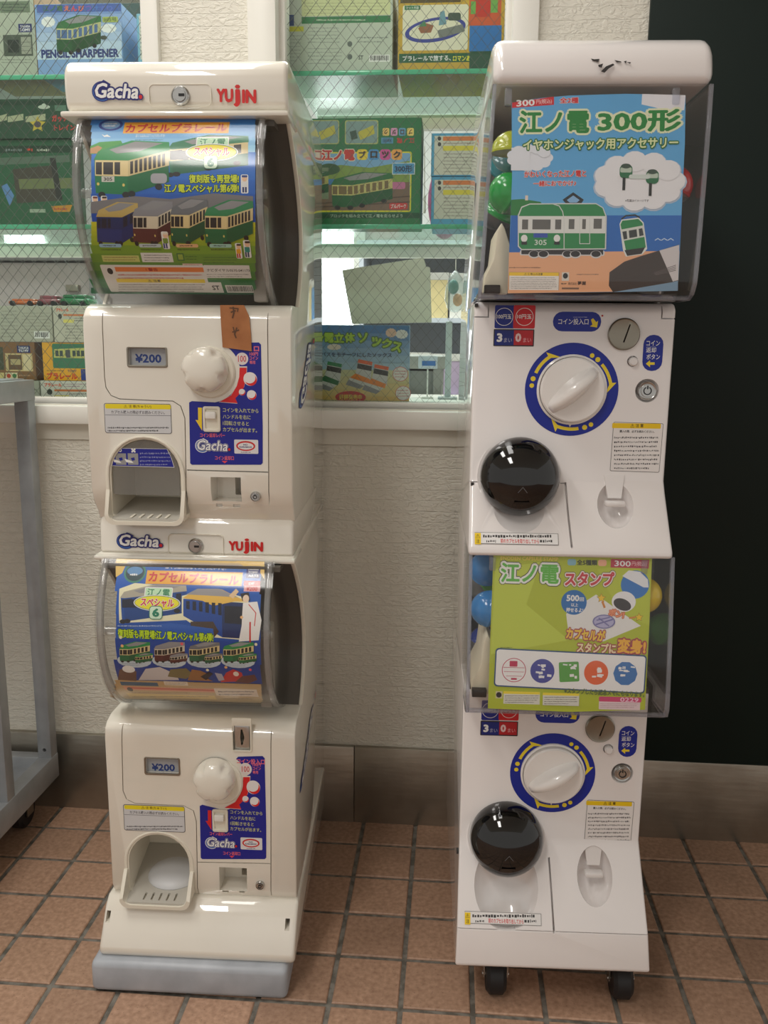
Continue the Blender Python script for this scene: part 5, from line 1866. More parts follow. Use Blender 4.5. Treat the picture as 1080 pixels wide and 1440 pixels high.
for i, (x, c) in enumerate(zip((722.5, 762.5, 800, 838, 879), STC)):
    y = 942 + i * 1.2
    if i == 2:
        P.rect(x - 14, y - 14, x + 14, y + 14, c, 2, 4)
    else:
        P.ell(x, y, 17, 17, c, 10 if i == 4 else 28)
    if i == 0:
        P.ell(x, y, 16, 16, C(226, 226, 226)); P.rect(x - 6, y - 13, x + 5, y - 5, c, 1); P.rect(x - 15, y - 4, x + 15, y - 3.3, c); P.rect(x - 14, y + 2, x + 14, y + 2.6, c); P.rect(x - 11, y + 8, x + 11, y + 8.6, c); P.rect(x - 4, y + 11, x + 4, y + 13.5, c)
    r = random.Random(i + 3)
    for j in range(0 if i == 0 else 9):
        xx, yy = x + r.uniform(-11, 8), y + r.uniform(-11, 8)
        P.rect(xx, yy, xx + r.uniform(2, 7), yy + r.uniform(1.2, 4), C(226, 226, 226), 0, r.uniform(-10, 10))
P.text('※スタンプしたら記念メモにもなります。', 793, 969, 906, 977.5, C(85, 105, 60), .035, a=-1.5)
P.rect(697, 972, 706.5, 982, C(190, 185, 150)); P.ell(701.5, 977, 4, 4, BLK, 10)
for x in (708, 763):
    P.rect(x, 972.5 + (x - 708) * .03, x + 51, 990 + (x - 708) * .03, C(205, 205, 195)); P.rect(x, 972.5 + (x - 708) * .03, x + 51, 976 + (x - 708) * .03, C(232, 205, 60)); P.marks(x + 2, 977 + (x - 708) * .03, x + 50, 989 + (x - 708) * .03, 4, C(80, 80, 75), .45, x)
P.rect(842, 980, 902, 987, C(195, 65, 110), 2); P.text('0229', 872, 981, 898, 987, C(235, 190, 210), .02); P.rect(842, 987, 900, 998, C(215, 195, 200)); P.marks(844, 988.5, 898, 996, 3, C(150, 110, 120), .4, 71)
P.build('poster', RM, ink=1.2)

# ---- casters
for sx_, sy_ in ((-.069, -.398), (.107, -.398), (-.069, -.06), (.107, -.06)):
    cs_ = obj('caster', lathe([(0, -.014), (.022, -.014), (.0275, -.009), (.0275, .009), (.022, .014), (0, .014)], 24, (sx_, sy_, .0275), 'X'), RUB, RM)
    bm = bmesh.new()
    for s in (-1, 1):
        add_prism(bm, [Vector((sx_ + s * .0155, sy_ - .008, .066)), Vector((sx_ + s * .0155, sy_ + .016, .066)), Vector((sx_ + s * .0155, sy_ + .006, .024)), Vector((sx_ + s * .0155, sy_ - .005, .024))], Vector((s * .002, 0, 0)))
    add_box(bm, sx_ - .0175, sx_ + .0175, sy_ - .01, sy_ + .018, .0585, .066)
    obj('fork', bm, M_METAL, cs_)
    obj('axle', lathe([(0, -.019), (.003, -.019), (.003, .019), (0, .019)], 10, (sx_, sy_, .0275), 'X'), M_METAL, cs_)
# ================================================================ grey steel trolley on the left
M_CART = mat('grey_trolley_steel', C(158, 162, 166), rough=.38, metal=.25)
speckle(M_CART, 18, C(146, 150, 154), C(168, 172, 176), .3, .7)
CT = thing('trolley', 'grey steel frame trolley on black casters, pushed against the wall', 'trolley', (-.168, -.03, 0))
X1c, X0c, Y1c, Y0c = 0, -.46, 0, -.47
tt = .026
for x in (X0c, X1c - tt):
    for y in (Y1c - tt, Y1c - tt - .165, Y0c):
        po = obj('post', box(x, x + tt, y, y + tt, .088, .835, .0015), M_CART, CT)
        if x > -.1 and y == Y1c - tt:
            cut(po, [lathe([(0, -.016), (.0035, -.016), (.0035, .004), (0, .004)], 12, (x + tt * .5, y, .142), '-Y')])
for z0, z1 in ((.800, .836), (.078, .126)):
    for x in (X0c, X1c - tt):
        obj('side_rail', box(x + .0006, x + tt - .0006 if x < -.1 else x + tt + .001, Y0c, Y1c, z0, z1, .0015), M_CART, CT)
    for y in (Y0c, Y1c - tt):
        obj('cross_rail', box(X0c, X1c - .001, y + .001, y + tt - .001, z0 + .001, z1 - .001, .0015), M_CART, CT)
obj('shelf', box(X0c + .01, X1c - .012, Y0c + .01, Y1c - .01, .096, .104, .001), M_CART, CT)
obj('top_shelf', box(X0c + .01, X1c - .012, Y0c + .01, Y1c - .01, .822, .838, .001), M_CART, CT)
for x in (X0c + .05, X1c - .05):
    for y in (Y0c + .05, Y1c - .055):
        c_ = obj('caster', lathe([(0, -.013), (.026, -.013), (.032, -.008), (.032, .008), (.026, .013), (0, .013)], 24, (x, y, .032), 'X'), RUB, CT)
        bm = bmesh.new()
        for s in (-1, 1):
            add_box(bm, min(x + s * .014, x + s * .017), max(x + s * .014, x + s * .017), y - .012, y + .012, .025, .075)
        add_box(bm, x - .025, x + .025, y - .025, y + .025, .072, .089)
        obj('fork', bm, M_DKMETAL, c_)
# ================================================================ capsules in the white machine's tanks
M_CAPCLEAR = clear('capsule_clear_half', (.92, .93, .94), 1.45, .03, 1.2, .10, (.85, .86, .88))
CAPCOL = dict(yellowgreen=C(178, 186, 40), green=C(30, 160, 70), red=C(190, 40, 45), blue=C(40, 130, 200), yellow=C(225, 195, 25), darkblue=C(30, 55, 140), lime=C(95, 190, 60), teal=C(20, 120, 130), pink=C(205, 90, 130), orange=C(225, 120, 40))


def capsule(pos, r, colname, label, tilt=(0, 0, 0)):
    p = RF.M @ Vector(pos)
    t = thing('toy_capsule', label, 'capsule', p, 0, 'toy capsules in the white machine')
    t.rotation_euler = tuple(math.radians(a) for a in tilt)
    m = mat('capsule_' + colname, CAPCOL[colname], rough=.18, coat=.4)
    up = [(r * math.cos(math.radians(a)), r * math.sin(math.radians(a))) for a in (0, 15, 30, 45, 60, 75, 90)]
    up[-1] = (0, up[-1][1])
    obj('coloured_half', lathe([(r * 1.02, -r * .06), (r * 1.02, r * .05), (r, r * .06)] + up[1:], 28, (0, 0, 0), 'Z'), m, t, 60)
    dn = [(a, -b) for a, b in up]
    obj('clear_half', lathe([(r, -r * .06)] + dn[1:], 28, (0, 0, 0), 'Z'), M_CAPCLEAR, t, 60)
    return t


def cap_at(px, py, y, r, *a, **k):
    q = RF.at(px, py, y)
    ln = .0115 * max(0, min(1, (q.z - .96) / .24))
    q.x = max(-.1205 + r * 1.03 + ln, min(.1205 - r * 1.03 + (ln if q.z > .8 else .0066), q.x))
    return capsule(q, r, *a, **k)


cap_at(700, 214, -.402, .0235, 'yellowgreen', 'yellow-green toy capsule high in the upper tank, beside the sky-blue poster', tilt=(0, 0, 0))
cap_at(712, 272, -.408, .0240, 'green', 'bright green toy capsule in the upper tank, below the yellow-green one', tilt=(0, -70, 20))
cap_at(694, 300, -.285, .0235, 'green', 'green toy capsule low in the upper tank, behind the ivory ramp', tilt=(20, 30, 0))
cap_at(972, 262, -.405, .0235, 'red', 'red toy capsule beside the sky-blue poster in the upper tank', tilt=(10, 30, 0))
cap_at(690, 240, -.335, .0235, 'teal', 'teal toy capsule at the back of the upper tank', tilt=(40, 30, 0))
cap_at(681, 856, -.398, .0240, 'blue', 'light blue toy capsule in the lower tank, beside the olive poster', tilt=(0, -80, 10))
cap_at(684, 800, -.350, .0235, 'blue', 'deep blue-backed toy capsule at the top of the lower tank', tilt=(60, 0, 0))
cap_at(676, 822, -.320, .0230, 'lime', 'lime toy capsule behind the light blue one in the lower tank', tilt=(0, 50, 0))
cap_at(680, 902, -.290, .0220, 'darkblue', 'dark blue toy capsule low in the lower tank, above the ivory ramp', tilt=(0, 20, 0))
cap_at(921, 837, -.398, .0240, 'yellow', 'yellow toy capsule in the lower tank, beside the olive poster', tilt=(0, 80, -10))
cap_at(921, 885, -.325, .0235, 'lime', 'lime green toy capsule below the yellow one in the lower tank', tilt=(0, 60, 0))
# ================================================================ the shop behind the wired glass
tag(obj('trim_3', box(-1.6, 1.2, .1, .47, .766, .793, .002), M_TRIM), kind='structure')      # inner window counter
M_CARD = mat('carton_board', C(176, 172, 160), rough=.6)
SH1, SH2 = 1.376, 1.117


def shelf(x0, x1, z, label):
    t = thing('glass_shelf', label, 'shelf', ((x0 + x1) / 2, .25, z - .008))
    h = (x1 - x0) / 2
    obj('glass_plate', box(-h, h, -.148, .15, 0, .008), M_SHELF, t)
    obj('front_edge', box(-h, h, -.151, -.148, -.0003, .0078, .0008), M_SHELF_EDGE, t)
    obj('support_rail', box(-h, h, .15, .17, -.022, .007, .002), M_TRIM, t)
    return t


shelf(-1.15, .035, SH1, 'glass shelf carrying the pencil sharpener box')
shelf(.275, .652, SH1, 'glass shelf carrying the toy railway set box')
shelf(-1.15, .035, SH2, 'glass shelf carrying the green train blister pack')
shelf(.275, .652, SH2, 'glass shelf carrying the green tram block box')


def carton(name, label, px0, py0, px1, py1, y, depth, z0, col, draw, cat='box', z1=None, group=None, sidecol=None):
    """upright box whose printed face lies at depth y and fills the pixel box"""
    cy = (py0 + py1) / 2
    a, b = W.at(px0, cy, y), W.at(px1, cy, y)
    top = z1 if z1 else W.at((px0 + px1) / 2, py0, y).z
    c = Vector(((a.x + b.x) / 2, y + depth / 2, z0))
    t = thing(name, label, cat, c, 0, group)
    h = (b.x - a.x) / 2
    m = mat('carton_%d_%d_%d' % tuple(int(255 * v ** (1 / 2.2)) for v in (sidecol or col)[:3]), sidecol or col, rough=.5)
    obj('carton', box(-h, h, -depth / 2, depth / 2, 0, top - z0, .0012, 1), m, t)
    fr = Frame(c)
    P = on_plane(fr, -depth / 2)
    x_, z_ = -h + .0005, .0005
    P.pts([(-h + .0008, .0008), (h - .0008, .0008), (h - .0008, top - z0 - .0008), (-h + .0008, top - z0 - .0008)], col)
    draw(P)
    P.build('printed_face', t, ink=1.15)
    return t


NAV = C(35, 45, 100)


def d_takara(P):
    P.rect(26, 33.5, 45, 45.5, NAV); P.text('TAKARA', 28.5, 35.5, 42.5, 39, WHT, .02); P.text('TOMY', 28, 40, 43, 44.3, WHT, .03)
    P.rect(5, 49, 46, 79, C(75, 85, 75)); P.rect(11, 56, 27, 74, C(40, 50, 45)); P.rect(30, 52, 44, 76, C(150, 155, 140))
    for i in range(3):
        P.rect(30, 59 + i * 6, 44, 59.6 + i * 6, C(90, 95, 85))
    P.marks(2, 82, 44, 90, 2, C(95, 105, 95), .4, 3); P.rect(0, 2, 42, 18, C(105, 120, 100)); P.marks(3, 4, 40, 17, 3, C(60, 75, 65), .5, 8)


def d_sharp(P):
    grad(P, 52, 7, 171, 83, C(120, 150, 205), C(190, 210, 225), 6)
    P.rect(51.5, 6, 170, 17, C(70, 95, 165))
    for i, ch in enumerate('江ノ電えんぴつけずり'):
        P.text(ch, 60 + i * 10, 8, 68.5 + i * 10, 16, (C(60, 110, 80), C(60, 110, 80), C(60, 110, 80), C(225, 120, 50), C(215, 70, 50), C(225, 110, 60), C(120, 90, 170), C(80, 120, 190), C(90, 110, 190), C(90, 110, 190))[i], .03)
    cloud(P, 68, 31, 9, 7, C(225, 230, 235)); cloud(P, 153, 40, 10, 6, C(225, 230, 235))
    P.rect(144, 23.5, 166, 31.5, C(160, 175, 90), 2); P.text('305号', 146, 24.8, 164, 30.4, C(60, 90, 50), .01)
    P.text('PENCIL SHARPENER', 58, 69, 167, 81.5, C(45, 60, 120), .05)
    tram(P, 79, 21, 63, 53, C(40, 85, 50), C(190, 190, 140), C(55, 110, 65), C(75, 105, 150), n=5, front=.36, lamp=False); P.ell(146, 53, 5, 3, C(60, 70, 60), 10)


def d_lightblue(P):
    P.rect(196.5, 22, 205, 84, C(200, 200, 190)); P.ell(200, 28, 2.5, 2.5, C(200, 60, 60), 10); P.marks(197.5, 36, 204, 80, 8, C(120, 130, 130), .4, 5)


carton('toy_box', 'pale toy box with a navy maker badge, left of the pencil sharpener box', -30, -30, 49.5, 95, .118, .12, SH1, C(168, 176, 160), d_takara, sidecol=C(170, 130, 80))
carton('toy_box', 'light blue pencil sharpener box with a green tram printed on it', 50.5, 5, 172, 92, .112, .10, SH1, C(125, 160, 205), d_sharp)
carton('toy_box', 'slim light blue box beside the window frame, on the upper left shelf', 193, 19, 210, 92, .125, .13, SH1, C(120, 175, 200), d_lightblue)
carton('toy_box', 'dark green box at the back, behind the pencil sharpener box', 165, 4, 200, 92, .26, .10, SH1, C(62, 82, 78), lambda P: P.marks(172, 20, 196, 60, 4, C(90, 115, 110), .5, 4))


def d_gat(P):
    P.rect(-2, 142, 111, 148, C(25, 60, 40))
    P.ell(62, 150.5, 8.5, 3, C(190, 200, 185), 16); P.ell(62, 148.5, 3.4, 3, C(190, 200, 185), 12)
    P.rect(77, 148, 93, 156, C(90, 125, 105)); P.rect(97, 146, 107, 156, C(40, 45, 95))
    for x, w in ((-4, 14), (11, 22), (36, 28)):
        P.poly([(x, 164), (x + w, 160), (x + w, 169), (x, 172)], C(165, 170, 140)); P.poly([(x, 172), (x + w, 169), (x + w, 178), (x, 180)], C(40, 70, 50))
    star(P, 53, 175, 12, C(190, 170, 60)); P.ell(53, 175, 5, 4.5, C(75, 70, 80), 12)
    P.text('ガッチャン', 73, 161.5, 111, 171.5, C(190, 70, 60), .05, ((.06, C(40, 40, 35)),)); P.text('トレイン', 76, 175.5, 106, 183.5, C(180, 70, 55), .04, ((.06, C(40, 40, 35)),))


def d_pack(P):
    P.rect(-2, 205, 104, 215, C(20, 55, 35)); P.marks(38, 207, 49, 214.5, 1, C(200, 70, 50), .8, 2); P.marks(52, 208, 72, 214, 1, C(190, 195, 180), .6, 4); P.marks(8, 208, 36, 214, 1, C(120, 130, 130), .6, 5)
    P.poly([(18, 238), (78, 232), (88, 282), (24, 286)], C(66, 62, 52)); P.poly([(26, 252), (104, 250), (104, 265), (28, 266)], C(105, 115, 75)); P.poly([(0, 222), (98, 218), (98, 228), (0, 232)], C(85, 105, 90))
    P.poly([(70, 222), (78, 222), (88, 280), (80, 282)], C(40, 42, 38)); P.poly([(2, 262), (10, 258), (20, 275), (14, 290)], C(90, 130, 180)); P.rect(42, 294, 64, 299, C(150, 165, 145)); P.poly([(72, 290), (102, 288), (98, 298), (76, 298)], C(185, 130, 40)); P.marks(76, 291, 98, 297, 1, C(170, 60, 40), .6, 9)


t = carton('blister_pack', 'green blister pack with a grey train, standing on the lower glass shelf', -40, 196, 104, 313, .13, .05, SH2, C(38, 88, 58), d_pack, 'package')
zt_ = W.at(30, 196, .13).z
carton('blister_pack', 'dark green train pack with red lettering, lying on the other green pack', -40, 139, 112, 196, .125, .05, zt_, C(34, 72, 50), d_gat, 'package')

# boxes on the window counter, bottom row first
CZ = .793
zr = [CZ, W.at(60, 535, .088).z, W.at(60, 481, .088).z, W.at(60, 430, .088).z]


def d_plarail_label(P, x0, y0, x1, y1, s):
    w, h = x1 - x0, y1 - y0
    P.text('プラレール', x0 + w * .08, y0 + h * .1, x0 + w * .46, y0 + h * .3, C(215, 80, 40), .05); P.marks(x0 + w * .5, y0 + h * .1, x1, y0 + h * .34, 2, C(160, 110, 140), .45, s)
    P.rect(x0 + w * .3, y0 + h * .45, x1, y0 + h * .56, C(205, 120, 70)); P.rect(x0 + w * .3, y0 + h * .76, x0 + w * .62, y0 + h * .95, C(220, 210, 110)); P.marks(x0 + w * .62, y0 + h * .62, x1, y0 + h * .9, 2, C(90, 90, 85), .5, s + 1); P.ell(x0 + w * .2, y0 + h * .58, w * .06, h * .16, C(60, 65, 60), 10)


carton('toy_box', 'plain grey box end at the foot of the box pile', -60, 535, 56, 562, .088, .09, zr[0], C(165, 168, 155), lambda P: P.marks(20, 545, 54, 556, 2, C(110, 115, 105), .4, 2), z1=zr[1] - .0005)
carton('toy_box', 'white label side of a train box at the foot of the box pile', 57, 535, 150, 562, .086, .09, zr[0], C(205, 205, 195), lambda P: d_plarail_label(P, 57, 536, 122, 562, 4), z1=zr[1] - .0005)


def d_brown(P):
    P.rect(24, 486, 42.5, 496, NAV); P.text('TAKARA', 26, 487.5, 40.5, 490.8, WHT, .02); P.text('TOMY', 26, 491.5, 40.5, 495, WHT, .03)
    P.rect(8, 497, 46, 522, C(200, 180, 130)); P.rect(12, 499, 31, 520, C(105, 80, 55)); P.rect(15, 505, 29, 513, C(180, 165, 120)); P.rect(33, 499, 44, 521, C(215, 200, 160))
    P.rect(-10, 488, 5, 520, C(70, 75, 55)); P.rect(8, 524, 25, 533, C(215, 205, 170)); P.ell(12.5, 528.5, 3, 3.2, C(180, 70, 50), 12); P.ell(20.5, 528.5, 3, 3.2, C(60, 120, 70), 12); P.marks(27, 526, 46, 530, 1, C(180, 150, 120), .5, 5); P.rect(-12, 524, 6, 533, C(205, 190, 130))


def d_yellow(P):
    P.rect(74, 483.5, 125, 518, C(60, 120, 90), 2); P.poly([(76, 491), (122, 489), (122, 504), (76, 503)], C(190, 190, 110))
    for x in (78, 84, 92, 102, 108, 114):
        P.rect(x, 493, x + 4.5, 501, C(60, 75, 75))
    P.rect(93, 492, 99, 503, C(75, 80, 85)); P.text('TOMY', 95, 520, 108, 523.5, NAV, .02); P.text('プラレール', 66, 524, 109, 533.5, C(205, 60, 45), .05); P.rect(114, 519, 125, 535, C(45, 65, 140)); P.marks(66, 519.5, 92, 523, 1, C(120, 90, 40), .5, 3)


carton('toy_box', 'brown tram toy box in the middle of the box pile, beside the yellow box', -50, 481, 50, 535, .088, .10, zr[1], C(128, 92, 58), d_brown, z1=zr[2] - .0005)
carton('toy_box', 'yellow train set box with red lettering in the middle of the box pile', 60, 481, 150, 535, .088, .10, zr[1], C(225, 165, 45), d_yellow, z1=zr[2] - .0005)
carton('toy_box', 'grey back of a toy box with fine print, on top of the box pile', -60, 430, 74, 481, .088, .10, zr[2], C(172, 172, 156), lambda P: (P.marks(2, 435, 26, 476, 8, C(125, 125, 115), .35, 2), P.marks(31, 438, 72, 470, 7, C(130, 130, 118), .33, 4), barcode(P, 48, 466, 70, 476, 5)))
carton('toy_box', 'pale label side of a train box, on top of the box pile', 75, 430, 150, 481, .086, .10, zr[2], C(190, 188, 172), lambda P: (d_plarail_label(P, 75, 431, 122, 455, 14), P.marks(92, 456, 120, 478, 5, C(120, 120, 110), .4, 6)))


def lump(name, label, px0, py0, px1, py1, y, col, cat, z0, rough=.25):
    a, b = W.at(px0, py1, y), W.at(px1, py0, y)
    w, h = (b.x - a.x), (b.z - z0)
    c = Vector(((a.x + b.x) / 2, y + .03, z0))
    t = thing(name, label, cat, c)
    m = mat('toy_' + '_'.join(str(int(v * 99)) for v in col[:3]), col, rough=rough, coat=.3)
    bm = box(-w / 2, w / 2, -.026, .026, .003, h * .72, min(h * .3, .009), 3)
    obj('toy_body', bm, m, t)
    obj('toy_roof', box(-w * .42, w * .42, -.02, .02, h * .70, h, min(h * .12, .004), 2), m, t)
    for s in (-.32, .32):
        obj('toy_wheel', lathe([(0, -.004), (.005, -.004), (.005, .004), (0, .004)], 12, (s * w, -.026, .005), '-Y'), M_BLACKP, t)
    return t


zt4 = zr[3]
lump('toy_train', 'small orange toy train on the box pile', 10, 420, 48, 430, .10, C(205, 110, 60), 'toy', zt4)
lump('toy_train', 'small dusky pink toy train on the box pile', 50, 415, 79, 430, .10, C(150, 85, 95), 'toy', zt4)
lump('toy_train', 'small green toy train on the box pile', 82, 414, 122, 430, .10, C(40, 120, 75), 'toy', zt4)


# right window
def d_back(P):
    P.rect(424, -20, 549, 22, C(205, 208, 160)); P.marks(428, 2, 545, 21, 4, C(130, 135, 100), .28, 3)
    P.rect(424, 23, 549, 32.5, C(50, 120, 75)); P.marks(445, 26, 535, 30.5, 1, C(200, 215, 190), .5, 6)
    P.rect(393, -10, 422, 92, C(190, 196, 186)); P.rect(393.5, 37.5, 427, 44.5, C(205, 200, 70)); P.rect(405, 21, 413.5, 36.5, C(55, 75, 125)); P.rect(394, 22, 404, 36, C(190, 180, 130)); P.marks(393, 48, 425, 88, 8, C(130, 140, 130), .3, 7)
    P.marks(433, 37, 478, 62, 5, C(120, 130, 122), .33, 9); P.marks(433, 66, 482, 92, 5, C(120, 130, 122), .33, 10); P.marks(502, 50, 547, 62, 2, C(100, 110, 105), .4, 11)
    P.text('ST', 504, 78, 511, 84, C(60, 70, 65), .03); P.ell(492, 62, 3.5, 4, C(90, 100, 95), 12); P.ell(492, 80, 3.5, 4, C(90, 100, 95), 12); barcode(P, 519, 77, 548, 87, 9)


def d_set(P):
    P.rect(566, 7, 658, 71, C(222, 218, 195), 3); P.rect(569, 8, 591, 14, C(50, 120, 75)); P.text('セット内容', 571, 9, 589, 13, WHT, .01); P.rect(563, -10, 648, 4, C(90, 75, 45))
    P.ell(612, 42, 43, 17, C(60, 70, 150), 36, 8); P.ell(612, 41.5, 37, 12.5, C(222, 218, 195), 36, 8)
    P.poly([(588, 40), (597, 32), (610, 36), (606, 46), (592, 47)], C(150, 100, 75)); P.poly([(588, 38), (597, 29), (600, 37)], C(80, 130, 90)); P.poly([(617, 36), (619, 17), (625, 15), (628, 34)], C(110, 150, 165)); P.rect(630, 18, 648, 29, C(70, 85, 75), 3); P.poly([(615, 43), (650, 34), (654, 44), (618, 54)], C(120, 125, 120))
    P.rect(561, 75, 668, 88, C(35, 90, 60)); P.text('プラレールで旅する、', 566, 78, 634, 86, WHT, .025); P.text('ロマンあふ', 637, 78, 668, 86, C(225, 220, 60), .03)
    P.rect(660, -20, 705, 36, C(200, 90, 55)); P.rect(668, -10, 690, 24, C(190, 55, 45)); P.rect(662, 2, 669, 20, C(110, 165, 80)); P.rect(690, 0, 700, 18, C(110, 165, 80)); P.rect(660, 36, 705, 72, C(50, 115, 185)); P.rect(660, 72, 705, 97, C(40, 80, 60))


def d_block(P):
    P.rect(398, 168, 590, 204, C(35, 110, 65))
    for x0 in (430, 485):
        P.rect(x0, 169, x0 + 47, 203, C(170, 175, 110), 3); P.rect(x0 + 1.5, 170.5, x0 + 45.5, 201.5, C(125, 150, 150), 3)
        P.poly([(x0 + 18, 186), (x0 + 40, 176), (x0 + 42, 188), (x0 + 22, 197)], C(190, 180, 70)); P.rect(x0 + 8, 184, x0 + 17, 196, C(55, 80, 70), 0, 15)
    for i, ch in enumerate('ブロック'):
        P.rect(538 + i * 11.5, 180, 547.5 + i * 11.5, 191, (C(225, 190, 110), C(215, 150, 190), C(90, 150, 190), C(235, 200, 110))[i], 2)
        P.text('クッロブ'[i], 540 + i * 11.5, 182, 545.5 + i * 11.5, 189, C(80, 55, 40), .04, flip=True)
    P.rect(536, 193.5, 553, 202, C(80, 140, 175)); P.text('300形', 538, 195, 551, 200.5, C(40, 60, 90), .02, flip=True); P.text('江ノ電', 558, 194, 583, 201.5, C(195, 65, 60), .03, flip=True)
    P.rect(402, 214, 578, 298.5, C(215, 205, 50), 3); P.rect(404, 216, 576, 296, C(120, 165, 205), 2)
    P.poly([(404, 242), (480, 232), (520, 236), (576, 226), (576, 260), (404, 262)], C(125, 150, 70)); P.ell(463, 238, 15, 8, C(50, 85, 55)); P.rect(404, 252, 470, 268, C(60, 125, 190)); P.poly([(404, 262), (576, 256), (576, 296), (404, 296)], C(120, 95, 80)); P.rect(550, 256, 570, 266, C(190, 110, 150), 3); P.line([(404, 290), (576, 276)], 1.6, C(85, 65, 55)); P.line([(404, 294), (576, 284)], 1.6, C(85, 65, 55))
    P.rect(404, 236, 462, 280, C(120, 135, 110)); tram(P, 404, 240, 58, 40, C(40, 95, 60), C(185, 180, 110), C(50, 95, 65), C(110, 90, 60), n=5, front=.1, lamp=False)
    tram(P, 466, 242, 86, 50, C(30, 95, 55), C(205, 195, 125), C(40, 105, 60), C(120, 100, 65), n=6, front=.34, lamp=False)
    P.text('江ノ電', 452, 210, 499, 226, C(200, 50, 45), .05, ((.07, C(235, 215, 200)),))
    P.rect(410, 210, 450, 224, C(200, 120, 70), 4)
    for i, ch in enumerate('ブロック'):
        P.rect(502 + i * 16.2, 210, 517 + i * 16.2, 225, (C(235, 200, 60), C(70, 140, 200), C(205, 80, 150), C(235, 160, 80))[i], 4)
        P.text(ch, 504.5 + i * 16.2, 212.5, 514.5 + i * 16.2, 222.5, C(60, 45, 40), .05)
    P.rect(551.5, 229, 583.5, 245.5, C(205, 215, 220)); P.rect(552.5, 230, 582.5, 244.5, C(75, 145, 190)); P.text('300形', 555, 232.5, 580, 242.5, C(35, 50, 80), .03)
    P.rect(547.5, 285.5, 573, 294.5, C(200, 60, 60), 2); P.text('ブルパーク', 549.5, 287, 571, 293, WHT, .02)
    P.rect(400, 299.5, 590, 307, C(25, 75, 50)); P.text('ブロックを組み立てて江ノ電を走らせよう', 464, 301, 566, 306, C(170, 190, 170), .015)


def d_small(y0):
    def f(P):
        P.rect(610.5, y0 + 3, 676, y0 + 58, C(205, 203, 190)); P.rect(623, y0 + 4, 672, y0 + 10, C(215, 125, 70)); P.marks(623, y0 + 11, 670, y0 + 16, 1, C(140, 110, 90), .4, 4); P.rect(623, y0 + 17, 672, y0 + 24, C(220, 205, 70)); P.marks(624, y0 + 26, 672, y0 + 56, 6, C(125, 115, 105), .35, 6); P.ell(618, y0 + 7, 2.5, 3, C(60, 60, 60), 10); P.ell(618, y0 + 15, 2.5, 3, C(60, 60, 60), 10)
    return f


carton('toy_box', 'pale back of a large toy box covered in fine print, with a green line', 389, -30, 552.5, 97, .115, .16, SH1, C(186, 194, 180), d_back)
carton('toy_box', 'yellow railway set box showing an oval blue track, on the upper shelf', 560, -30, 720, 97, .115, .16, SH1, C(196, 160, 60), d_set)
carton('toy_box', 'green tram block box with a yellow framed picture', 398, 166, 592, 309, .112, .10, SH2, C(38, 112, 68), d_block)
zsm = W.at(640, 248, .125).z
carton('toy_box', 'white and blue toy box with orange and yellow stripes, under its twin', 606.5, 248, 690, 309, .125, .12, SH2, C(85, 160, 200), d_small(250), z1=zsm - .0005)
carton('toy_box', 'white and blue toy box with orange and yellow stripes, on top of its twin', 606.5, 187, 690, 248, .125, .12, zsm, C(85, 160, 200), d_small(188))


def d_socks(P):
    grad(P, 424, 458, 575, 520, C(75, 125, 185), C(165, 195, 215), 6); grad(P, 424, 520, 575, 566, C(205, 205, 160), C(225, 190, 110), 5); P.rect(424, 563, 575, 571, C(95, 135, 60))
    cloud(P, 565, 470, 8, 6, C(230, 232, 232)); cloud(P, 550, 468, 7, 6, C(235, 195, 175)); cloud(P, 470, 488, 9, 4, C(235, 215, 205))
    for i, (ch, x, y) in enumerate((('江', 428, 470), ('ノ', 441, 472), ('電', 456, 468), ('立', 470, 468), ('体', 485, 468), ('ソ', 503, 468), ('ッ', 522, 474), ('ク', 537, 476), ('ス', 551, 481))):
        P.text(ch, x, y, x + 14, y + 14, C(170, 205, 60), .05, ((.09, C(75, 115, 60)),), a=-12 if i > 5 else 0)
    P.text('江ノ電バスをモチーフにしたソックス', 430, 495.5, 551, 502, C(60, 75, 110), .03)
    for (x, y, c1, c2) in ((498, 505, C(225, 105, 60), C(230, 135, 50)), (521, 512, C(225, 105, 60), C(230, 135, 50)), (455, 508, C(40, 130, 80), C(45, 110, 70))):
        P.poly([(x + 6, y), (x + 26, y + 4), (x + 23, y + 30), (x + 10, y + 40), (x - 10, y + 34), (x - 6, y + 26), (x + 2, y + 20)], C(205, 205, 205)); P.poly([(x + 6, y), (x + 26, y + 4), (x + 25, y + 9), (x + 5, y + 5)], c1); P.poly([(x + 5, y + 6), (x + 25, y + 10), (x + 24.5, y + 17), (x + 4, y + 13)], C(50, 48, 48)); P.poly([(x + 2, y + 20), (x + 22, y + 28), (x + 20, y + 34), (x - 6, y + 26)], c2); P.poly([(x - 8, y + 29), (x + 14, y + 38), (x + 8, y + 42), (x - 12, y + 36)], C(140, 140, 145))
    P.ell(493, 558.5, 21.5, 8.5, C(205, 55, 55)); P.text('好評発売中', 477, 554.5, 509, 562.5, C(235, 210, 90), .03)
    for x, y in ((563, 526), (567, 553)):
        P.ell(x, y, 11, 10.5, C(205, 90, 90), 20); P.ell(x, y, 10.3, 9.8, C(232, 225, 222), 20); P.marks(x - 8, y - 6, x + 8, y + 6, 3, C(190, 100, 100), .4, int(x))


carton('toy_box', 'blue sock box with printed tram socks, standing behind the glass', 424, 457, 575, 571.5, .07, .03, CZ, C(110, 155, 200), d_socks)

